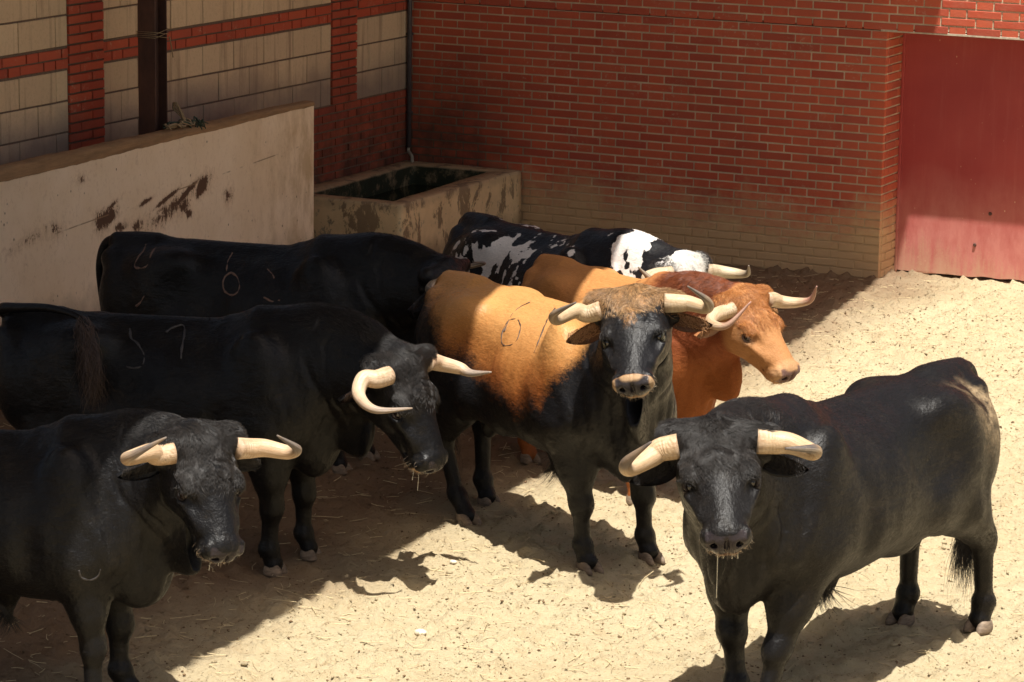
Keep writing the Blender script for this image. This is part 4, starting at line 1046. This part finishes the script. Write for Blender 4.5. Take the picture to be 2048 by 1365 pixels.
HM_EAR = mat_hair('ear_hair', (.30, .13, .05), (.55, .32, .16)); HM_TAIL = mat_hair('brown_tail_hair', (.025, .016, .012), (.085, .05, .036)); HM_WHITE = mat_hair('white_hair', (.6, .57, .52), (.72, .70, .66))
G = 'fighting bulls in the pen'
FIT = {
 'F': dict(loc=(6.896, -9.007, 0), yaw=-100.45, pose=dict(tyaw=3.24, nyaw=26.99, npit=-13.94, hyaw=6.11, hpit=1.87, hrol=6.64, scale=1.030, hscale=0.940, ls=1.105, legs={'FL': (0.139, -0.065), 'FR': (-0.002, 0.084), 'HL': (-0.197, -0.057), 'HR': (-0.071, -0.028)}),
   horns=[[(-0.018, 0.135, -0.052), (-0.03, 0.2, -0.062), (-0.012, 0.274, -0.073), (0.071, 0.345, -0.109), (0.166, 0.34, -0.094), (0.235, 0.238, -0.081)], [(-0.018, 0.135, -0.052), (-0.03, 0.2, -0.062), (-0.011, 0.255, -0.089), (0.072, 0.336, -0.124), (0.168, 0.338, -0.09), (0.238, 0.248, -0.021)]]),
 'M': dict(loc=(4.974, -7.600, 0), yaw=-30.10, pose=dict(tyaw=-11.03, nyaw=-33.35, npit=-38.35, hyaw=-6.31, hpit=27.71, hrol=5.37, scale=1.015, hscale=0.936, ls=1.000, legs={'FL': (-0.085, 0.102), 'FR': (-0.061, 0.086), 'HL': (0.000, 0.000), 'HR': (0.224, 0.046)}),
   horns=[[(-0.018, 0.135, -0.052), (-0.03, 0.2, -0.062), (-0.038, 0.253, -0.068), (0.0, 0.335, -0.097), (0.094, 0.346, -0.06), (0.205, 0.284, 0.011)], [(-0.018, 0.135, -0.052), (-0.03, 0.2, -0.062), (-0.002, 0.262, -0.041), (0.097, 0.331, -0.073), (0.2, 0.321, -0.047), (0.28, 0.207, -0.006)]]),
 'R': dict(loc=(4.774, -6.297, 0), yaw=-27.96, pose=dict(tyaw=-3.66, nyaw=13.25, npit=-7.67, hyaw=-0.86, hpit=5.07, hrol=2.00, scale=0.923, hscale=0.962, ls=0.911, legs={'FL': (0.000, 0.000), 'FR': (-0.097, -0.060), 'HL': (0.000, 0.000), 'HR': (0.000, 0.000)}),
   horns=[[(-0.018, 0.135, -0.052), (-0.03, 0.2, -0.062), (-0.025, 0.27, -0.085), (0.044, 0.325, -0.093), (0.139, 0.335, -0.068), (0.212, 0.304, 0.022)], [(-0.018, 0.135, -0.052), (-0.03, 0.2, -0.062), (-0.018, 0.289, -0.067), (0.046, 0.383, -0.085), (0.167, 0.385, -0.08), (0.266, 0.302, 0.047)]]),
 'S': dict(loc=(3.963, -5.498, 0), yaw=-25.44, pose=dict(tyaw=-0.70, nyaw=8.02, npit=4.20, hyaw=-0.28, hpit=7.67, hrol=-4.53, scale=0.957, hscale=0.993, ls=0.956, legs={'FL': (0.000, 0.000), 'FR': (0.000, 0.000), 'HL': (0.000, 0.000), 'HR': (0.000, 0.000)}),
   horns=[[(-0.018, 0.135, -0.052), (-0.03, 0.2, -0.062), (-0.027, 0.275, -0.067), (0.04, 0.334, -0.056), (0.124, 0.334, -0.028), (0.168, 0.274, 0.039)], [(-0.018, 0.135, -0.052), (-0.03, 0.2, -0.062), (-0.026, 0.298, -0.073), (0.042, 0.38, -0.069), (0.095, 0.433, -0.027), (0.053, 0.493, 0.028)]]),
 'B1': dict(loc=(2.812, -6.696, 0), yaw=6.97, pose=dict(tyaw=-8.08, nyaw=-10.73, npit=7.47, hyaw=11.25, hpit=-11.40, hrol=-0.72, scale=0.975, hscale=0.957, ls=1.019, legs={'FL': (0.000, 0.000), 'FR': (0.000, 0.000), 'HL': (0.000, 0.000), 'HR': (0.000, 0.000)}),
   horns=[[(-0.018, 0.135, -0.052), (-0.03, 0.2, -0.062), (-0.086, 0.25, -0.067), (-0.078, 0.284, -0.055), (0.043, 0.308, -0.034), (0.017, 0.213, -0.008)], [(-0.018, 0.135, -0.052), (-0.03, 0.2, -0.062), (-0.012, 0.285, -0.072), (0.07, 0.355, -0.066), (0.165, 0.37, -0.02), (0.235, 0.33, 0.045)]]),
 'B2': dict(loc=(3.551, -8.615, 0), yaw=13.73, pose=dict(tyaw=-11.25, nyaw=-25.94, npit=15.48, hyaw=12.72, hpit=1.61, hrol=-2.91, scale=0.980, hscale=1.020, ls=1.029, legs={'FL': (0.000, 0.000), 'FR': (-0.060, 0.010), 'HL': (0.000, 0.000), 'HR': (0.000, 0.000)}),
   horns=[[(-0.018, 0.135, -0.052), (-0.03, 0.2, -0.062), (-0.015, 0.278, -0.082), (0.059, 0.339, -0.088), (0.132, 0.325, -0.078), (0.243, 0.304, -0.019)], [(-0.018, 0.135, -0.052), (-0.03, 0.2, -0.062), (-0.068, 0.258, -0.069), (-0.029, 0.323, -0.12), (0.106, 0.376, -0.119), (0.227, 0.279, -0.079)]]),
 'B4': dict(loc=(4.073, -10.855, 0), yaw=15.26, pose=dict(tyaw=-0.22, nyaw=-38.28, npit=-11.93, hyaw=-6.13, hpit=20.71, hrol=-4.96, scale=0.956, hscale=0.956, ls=0.907, legs={'FL': (0.000, 0.000), 'FR': (0.008, -0.019), 'HL': (0.000, 0.000), 'HR': (0.000, 0.000)}),
   horns=[[(-0.018, 0.135, -0.052), (-0.03, 0.2, -0.062), (-0.018, 0.283, -0.061), (0.064, 0.351, -0.055), (0.142, 0.34, -0.007), (0.162, 0.225, 0.068)], [(-0.018, 0.135, -0.052), (-0.03, 0.2, -0.062), (-0.011, 0.259, -0.04), (0.043, 0.383, -0.038), (0.133, 0.401, 0.018), (0.214, 0.315, 0.117)]]),
}

TAILS = {'B2': [(-.93, 0, 1.175), (-.965, -.04, 1.215), (-.87, -.10, 1.235), (-.68, -.17, 1.25), (-.52, -.24, 1.21), (-.46, -.325, 1.09)],
         'F': [(-.93, 0, 1.175), (-1.0, .01, 1.15), (-1.04, .02, 1.02), (-1.03, .03, .85), (-.99, .04, .66), (-.95, .05, .46)]}
BULLS = [
 dict(key='F', coat=coat_F, fur=F_DUSTY, dark=(.0125, .0105, .010), hn=110000, side=1, hairc=HM_BLACK, hr=1.12, label='glossy black bull standing alone in full sun, dust on its rump, facing the camera'),
 dict(key='M', coat=coat_M, fur=F_MIX, dark=(.0075, .007, .007), hn=90000, side=-1, hairc=HM_BLACK, earin=(.13, .06, .03), label='black and tan bull in the middle with a tan ring round its muzzle, looking up', horn_col=((.48, .35, .21), (.12, .10, .085))),
 dict(key='R', coat=coat_R, fur=F_RED, dark=(.2, .07, .03), hn=60000, side=-1, hairc=HM_RED, earin=(.50, .30, .17), label='orange-red bull with its head in profile behind the black and tan one', horn_col=((.52, .38, .24), (.34, .17, .13))),
 dict(key='S', coat=coat_S, fur=F_SPOT, dark=(.016, .015, .016), hn=50000, side=-1, hairc=HM_BLACK, label='black and white pied bull farthest back beside the water trough', horn_col=((.50, .41, .28), (.20, .16, .12))),
 dict(key='B1', hr=.6, horn_col=((.16, .13, .10), (.06, .05, .05)), coat=coat_B, fur=F_BLACK, dark=(.006, .0058, .0058), hn=30000, side=-1, hairc=HM_BLACK, label='black bull branded 6 standing in shade right beside the whitewashed panel'),
 dict(key='B2', coat=coat_B, fur=F_BLACK, dark=(.006, .0058, .0058), hn=60000, side=-1, hairc=HM_TAIL, label='black bull with lowered sunlit head and its tail flicked over its flank', horn_col=((.58, .42, .28), (.30, .24, .20))),
 dict(key='B4', coat=coat_B, fur=F_BLACK, dark=(.011, .0095, .009), hn=70000, side=-1, hairc=HM_BLACK, hr=1.05, label='black bull at the lower left with only head and shoulder in the sun', horn_col=((.54, .38, .24), (.12, .10, .09))),
]
POSES, ROOTS = {}, {}
for i, B in enumerate(BULLS):
    K = FIT[B['key']]; ps = Pose(**K['pose']); POSES[B['key']] = ps
    kw = {k: v for k, v in B.items() if k not in ('key', 'coat', 'fur', 'label', 'dark', 'hn', 'side')}
    r_ = ROOTS[B['key']] = make_bull('fighting_bull', K['loc'], K['yaw'], ps, B['coat'], B['fur'], B['label'], G, seed=i, horns=K['horns'], tail=TAILS.get(B['key']), **kw)
    coat_hair(r_, ps, B['coat'], B['dark'], B['hn'], 40 + i, B['side'], .35 if B['key'] == 'M' else .2, .7 if B['key'][0] in 'FB' else .6)
print('bulls', round(time.time() - T0, 1))
BRANDS = {'M':[[[-0.193,-0.066,1.181],[-0.228,-0.108,1.153],[-0.208,-0.175,1.108],[-0.172,-0.225,1.058]],[[-0.202,-0.179,1.105],[-0.148,-0.168,1.117],[-0.055,-0.203,1.091],[-0.015,-0.245,1.048],[-0.051,-0.265,1.015],[-0.119,-0.264,1.009],[-0.166,-0.246,1.029],[-0.2,-0.207,1.076],[-0.202,-0.179,1.105]],[[0.026,-0.061,1.189],[0.064,-0.117,1.158],[0.141,-0.189,1.117],[0.19,-0.248,1.059],[0.204,-0.27,1.027]]],'B1':[[[-0.171,-0.213,1.073],[-0.2,-0.227,1.051],[-0.205,-0.248,1.015],[-0.183,-0.269,0.979],[-0.135,-0.286,0.963],[-0.096,-0.283,0.98],[-0.092,-0.26,1.02],[-0.125,-0.23,1.057],[-0.171,-0.213,1.073]],[[-0.202,-0.205,1.078],[-0.213,-0.155,1.124],[-0.212,-0.094,1.162]],[[-0.727,-0.093,1.176],[-0.718,-0.161,1.137],[-0.735,-0.223,1.084],[-0.715,-0.243,1.066],[-0.658,-0.256,1.078],[-0.64,-0.229,1.125],[-0.647,-0.138,1.16]],[[0.048,-0.193,1.107],[0.102,-0.226,1.079],[0.114,-0.236,1.067]],[[-0.657,-0.294,0.928],[-0.682,-0.297,0.884],[-0.706,-0.295,0.865]],[[0.078,-0.297,0.969],[0.134,-0.304,0.954],[0.178,-0.299,0.965]]],'B2':[[[-0.326,-0.108,1.153],[-0.306,-0.158,1.119],[-0.256,-0.188,1.093],[-0.218,-0.223,1.053],[-0.22,-0.249,1.009],[-0.266,-0.252,0.992],[-0.321,-0.244,1.002]],[[-0.138,-0.121,1.147],[-0.112,-0.089,1.167],[-0.061,-0.076,1.175],[-0.035,-0.155,1.13],[-0.014,-0.243,1.051]]],'B4':[[[0.452,-0.32,0.712],[0.457,-0.309,0.678],[0.492,-0.288,0.663],[0.526,-0.268,0.672],[0.549,-0.269,0.707]]]}
M_SCAR = mat_plain('brand_scar', (.15, .085, .06), .6, .4, 80); M_SCARD = mat_plain('dark_brand_scar', (.055, .028, .016), .6, .4, 80); M_SCARG = mat_plain('grey_brand_scar', (.035, .030, .030), .55, .3, 80)
for k, mt, rd in (('M', M_SCARD, .004), ('B1', M_SCAR, .0055), ('B2', M_SCARG, .006), ('B4', M_SCARG, .006)): brand(ROOTS[k], POSES[k], BRANDS[k], -1, mt, rd)
# ------------------------------------------------------------------ longer hair: foreheads, bellies, chins
def sel_fore(V):
    a, y, n = head_co(V); return sstep(-.09, -.05, a) * (1 - sstep(.12, .24, a)) * sstep(-.115, -.06, n) * (V[:, 0] > 1.0) * (y < .135)
def sel_foreM(V):
    a, y, n = head_co(V); return sel_fore(V) * (1 - sstep(.11, .17, a + .7 * y)) + 1e-12
def dir_fore(V):
    a, y, n = head_co(V); s_ = np.sign(V[:, 1]); return FD * (.4 + 4 * np.clip(a - .02, -.1, .3))[:, None] + np.stack([0 * a, s_ * y * 7, 0 * a], 1) + ND * .1
def sel_chin(V):
    a, y, n = head_co(V); return sstep(.39, .43, a) * (1 - sstep(-.10, -.085, n)) * (V[:, 0] > 1.1)
def dir_chin(V): return np.tile(FD * .3 - ND * .9, (len(V), 1)) + np.stack([0 * V[:, 0], V[:, 1] * 8, 0 * V[:, 0]], 1)
def sel_belly(V): return np.exp(-((V[:, 0] + .04) / .035) ** 2) * (np.abs(V[:, 1]) < .04) * (V[:, 2] < .48) + 1e-9
def sel_brow(V):
    a, y, n = head_co(V); return np.exp(-((a - .20) / .03) ** 2) * sstep(.09, .105, y) * (V[:, 0] > 1.05) * sstep(-.08, -.06, n) + 1e-12
def sel_crest(V): return sstep(.45, .6, V[:, 0]) * (1 - sstep(1.0, 1.08, V[:, 0])) * sstep(1.20, 1.27, V[:, 2]) + 1e-12
def down(V): return np.tile(np.array([-.1, 0, -1.0]), (len(V), 1)) + np.stack([0 * V[:, 0], V[:, 1] * 3, 0 * V[:, 0]], 1)
HM_DUSTY = mat_hair('dusty_black_hair', (.010, .009, .009), (.032, .026, .022)); HM_MIX = mat_hair('brown_forehead_hair', (.05, .026, .013), (.50, .30, .14)); HM_PALE = mat_hair('pale_whisker', (.30, .22, .15), (.55, .45, .33))
for k, hm, nf in (('F', HM_DUSTY, 9000), ('M', HM_MIX, 4500), ('R', HM_RED, 4500), ('B4', HM_DUSTY, 7000), ('B2', HM_DUSTY, 7000), ('S', HM_WHITE, 2500)):
    curly(ROOTS[k], POSES[k], hm, nf, None, (.018, .038) if k != 'M' else (.012, .026), .0008, 11, .55, 'forehead_hair', sel_fore if k != 'M' else sel_foreM, dir_fore, amp=.9)
    curly(ROOTS[k], POSES[k], HM_PALE if k != 'R' else HM_RED, 160, None, (.015, .040), .0005, 12, .8, 'whiskers', sel_chin, dir_chin, amp=.4)
    curly(ROOTS[k], POSES[k], hm if k != 'M' else HM_DUSTY, 260, None, (.012, .024), .0007, 14, .8, 'eyelashes', sel_brow, lambda V: np.tile(FD, (len(V), 1)), amp=.3)
for k in ('F', 'M', 'B4', 'B2'):
    curly(ROOTS[k], POSES[k], HM_DUSTY, 220, None, (.09, .17), .0011, 13, .2, 'belly_tuft', sel_belly, down, amp=.35)
    curly(ROOTS[k], POSES[k], HM_DUSTY, 3000, None, (.015, .032), .0006, 15, .5, 'crest_hair', sel_crest, lambda V: np.tile(np.array([-.5, 0, .1]), (len(V), 1)), amp=.4)
def sel_base(V):
    c = np.abs(V - np.array([0, 0, 0])); a, y, n = head_co(V); return np.exp(-(((a + .012) ** 2 + (n + .062) ** 2) ** .5 / .062) ** 4) * sstep(.085, .11, y) * (V[:, 0] > 1.0) + 1e-12
for k, hm in (('F', HM_DUSTY), ('M', HM_TAN), ('R', HM_RED), ('B4', HM_DUSTY), ('B2', HM_DUSTY), ('S', HM_BLACK)):
    curly(ROOTS[k], POSES[k], hm, 2200, None, (.018, .034), .0008, 21, .9, 'horn_root_hair', sel_base, lambda V: np.stack([.2 + 0 * V[:, 0], np.sign(V[:, 1]) * 1.0, -.25 + 0 * V[:, 0]], 1), amp=.5)
HM_RUST = mat_hair('rusty_neck_hair', (.10, .026, .010), (.26, .075, .026))
curly(ROOTS['R'], POSES['R'], HM_RUST, 14000, None, (.02, .045), .0008, 31, .5, 'crest_hair', lambda V: sstep(.34, .5, V[:, 0]) * (1 - sstep(.98, 1.05, V[:, 0])) * sstep(.98, 1.15, V[:, 2]) + 1e-12, lambda V: np.stack([-.5 + 0 * V[:, 0], V[:, 1] * 3, -.3 + 0 * V[:, 0]], 1), amp=.5)
# slobber hanging from three wet mouths
def mat_slime():
    s = N('saliva'); return s.fin((.75, .72, .62), .12, Transmission_Weight=.6, IOR=1.33)
M_SLIME = mat_slime()
for k, lst in (('F', ((-.030, .18), (.02, .03), (-.01, .025), (.04, .03))), ('B2', ((.0, .11), (-.04, .05), (.03, .03))), ('B4', ((.02, .035), (-.02, .05), (.045, .03)))):
    L = []
    for yy, ln in lst:
        p0 = POSES[k](np.array([hp_(.475, yy, -.165)]), True)[0]; pts = [p0 + np.array([0, 0, .012]), p0 - np.array([0, 0, ln * .4]), p0 - np.array([.004, .003, ln])]
        L.append(tube(spline(pts, 8), [.0032, .0026, .002, .0016, .0013, .0013, .0018, .0022], 6))
    tubes_obj('saliva', L, M_SLIME, ROOTS[k])

# ------------------------------------------------------------------ litter on the sand
def scatter(n, seed, x0=.7, x1=9.6, y0=-12.0, y1=.1):
    """ground points that the picture can see"""
    rg = np.random.RandomState(seed); P = np.zeros((0, 3))
    while len(P) < n:
        q = np.stack([rg.uniform(x0, x1, n * 2), rg.uniform(y0, y1, n * 2), np.zeros(n * 2)], 1); px = proj_px(q)
        ok = (px[:, 0] > -60) & (px[:, 0] < 2110) & (px[:, 1] < 1430); P = np.concatenate([P, q[ok]])
    P = P[:n]; P[:, 2] = ground_h(P[:, 0], P[:, 1]); return P
def clods(name, n, seed, r0, r1, mat, pw=2.5, mask=None):
    rg = np.random.RandomState(seed); P = scatter(n, seed)
    if mask is not None:
        P = P[mask(P, rg)]; n = len(P)
    r = r0 + (r1 - r0) * rg.rand(n) ** pw
    base = np.array([(1, 0, 0), (-1, 0, 0), (0, 1, 0), (0, -1, 0), (0, 0, 1), (0, 0, -1), (.6, .6, .55), (-.6, .6, .5), (.6, -.6, .5), (-.6, -.6, .5)], float)
    F0 = [(4, 6, 7), (4, 7, 9), (4, 9, 8), (4, 8, 6), (6, 0, 2), (7, 2, 1), (9, 1, 3), (8, 3, 0), (6, 2, 7), (7, 1, 9), (9, 3, 8), (8, 0, 6), (0, 5, 2), (2, 5, 1), (1, 5, 3), (3, 5, 0)]
    V = base[None] * rg.uniform(.6, 1.25, (n, 10, 1)); sc = np.stack([rg.uniform(.8, 1.5, n), rg.uniform(.7, 1.1, n), rg.uniform(.45, .9, n)], 1); V = V * (sc * r[:, None])[:, None, :]
    a = rg.uniform(0, 6.3, n); ca, sa = np.cos(a)[:, None], np.sin(a)[:, None]; x = V[..., 0] * ca - V[..., 1] * sa; y = V[..., 0] * sa + V[..., 1] * ca
    V = np.stack([x, y, V[..., 2]], -1) + P[:, None, :] + np.array([0, 0, .15])[None, None] * r[:, None, None]
    Fa = (np.array(F0)[None] + (np.arange(n) * 10)[:, None, None]).reshape(-1, 3).astype(np.int32)
    me = bpy.data.meshes.new(name); me.vertices.add(n * 10); me.vertices.foreach_set('co', V.astype(np.float32).ravel()); me.loops.add(Fa.size); me.loops.foreach_set('vertex_index', Fa.ravel())
    me.polygons.add(len(Fa)); me.polygons.foreach_set('loop_start', np.arange(0, Fa.size, 3, dtype=np.int32)); me.polygons.foreach_set('loop_total', np.full(len(Fa), 3, np.int32)); me.update(calc_edges=True)
    me.materials.append(mat); o = bpy.data.objects.new(name, me); link(o); return o
M_CLOD = mat_plain('dry_clod', (.62, .50, .32), .95, .6, 60); M_DUNG = mat_plain('dried_dung', (.16, .095, .045), .95, .7, 60); M_STONE = mat_plain('pale_stone', (.62, .54, .42), .8, .4, 60)
patch = lambda P, rg: fbm(P, 1.6, 3, 41) + rg.uniform(-.15, .15, len(P)) > .48
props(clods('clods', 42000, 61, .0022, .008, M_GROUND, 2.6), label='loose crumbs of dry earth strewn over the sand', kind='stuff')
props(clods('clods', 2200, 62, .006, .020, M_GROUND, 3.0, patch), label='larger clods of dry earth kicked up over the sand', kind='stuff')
props(clods('dung_crumbs', 15000, 63, .0022, .009, M_DUNG, 2.0, patch), label='dark crumbs of trampled dung on the sand', kind='stuff')
def straw(n, seed):
    rg = np.random.RandomState(seed); P = scatter(n, seed); a = rg.uniform(0, 6.3, n); L = rg.uniform(.02, .11, n) * rg.choice([1, 1, 1, 1.7], n); w = rg.uniform(.0008, .0018, n); tl = rg.normal(0, .10, n)
    d = np.stack([np.cos(a), np.sin(a), tl], 1) * L[:, None] * .5; s_ = np.stack([-np.sin(a), np.cos(a), 0 * a], 1) * w[:, None]; u = np.array([0, 0, 1.0])[None] * w[:, None] * 1.6; b = s_ * rg.uniform(-8, 8, n)[:, None]
    P = P + np.array([0, 0, .006]); rings = []
    for t, c in ((-1, 0), (0, 1), (1, 0)):
        ce = P + d * t + b * c; rings.append(np.stack([ce + s_, ce - s_, ce + u], 1))
    V = np.stack(rings, 1).reshape(n, 9, 3); F0 = []
    for r_ in (0, 3):
        for i in range(3): F0.append((r_ + i, r_ + (i + 1) % 3, r_ + 3 + (i + 1) % 3, r_ + 3 + i))
    Fa = (np.array(F0)[None] + (np.arange(n) * 9)[:, None, None]).reshape(-1, 4).astype(np.int32)
    me = bpy.data.meshes.new('straw'); me.vertices.add(n * 9); me.vertices.foreach_set('co', V.astype(np.float32).ravel()); me.loops.add(Fa.size); me.loops.foreach_set('vertex_index', Fa.ravel())
    me.polygons.add(len(Fa)); me.polygons.foreach_set('loop_start', np.arange(0, Fa.size, 4, dtype=np.int32)); me.polygons.foreach_set('loop_total', np.full(len(Fa), 4, np.int32)); me.update(calc_edges=True)
    me.materials.append(mat_plain('straw', (.62, .49, .28), .7, .2, 60)); o = bpy.data.objects.new('straw', me); link(o); return o
props(straw(3600, 71), label='bits of pale straw scattered over the sand', kind='stuff')
# a few stones one can pick out
for (x, y, r, lb) in ((5.05, -9.18, .026, 'pale stone lying on the lit sand between the two front bulls'), (4.66, -8.12, .017, 'small whitish pebble on the lit sand beside a horn shadow'), (6.00, -9.65, .016, 'small brown stone half buried in the sunlit sand')):
    bm = bmesh.new(); bmesh.ops.create_icosphere(bm, subdivisions=2, radius=r)
    for v in bm.verts: c = np.array([v.co[:]]); k = .75 + .5 * float(fbm(c, 30, 2, int(x * 10))[0]); v.co = (v.co.x * k * 1.25, v.co.y * k, v.co.z * k * .65)
    o = bm_obj('stone', bm, M_STONE, None, True); o.location = (x, y, float(ground_h(np.array([x]), np.array([y]))[0]) + r * .3); props(o, label=lb, cat='stone')
print('done', round(time.time() - T0, 1))
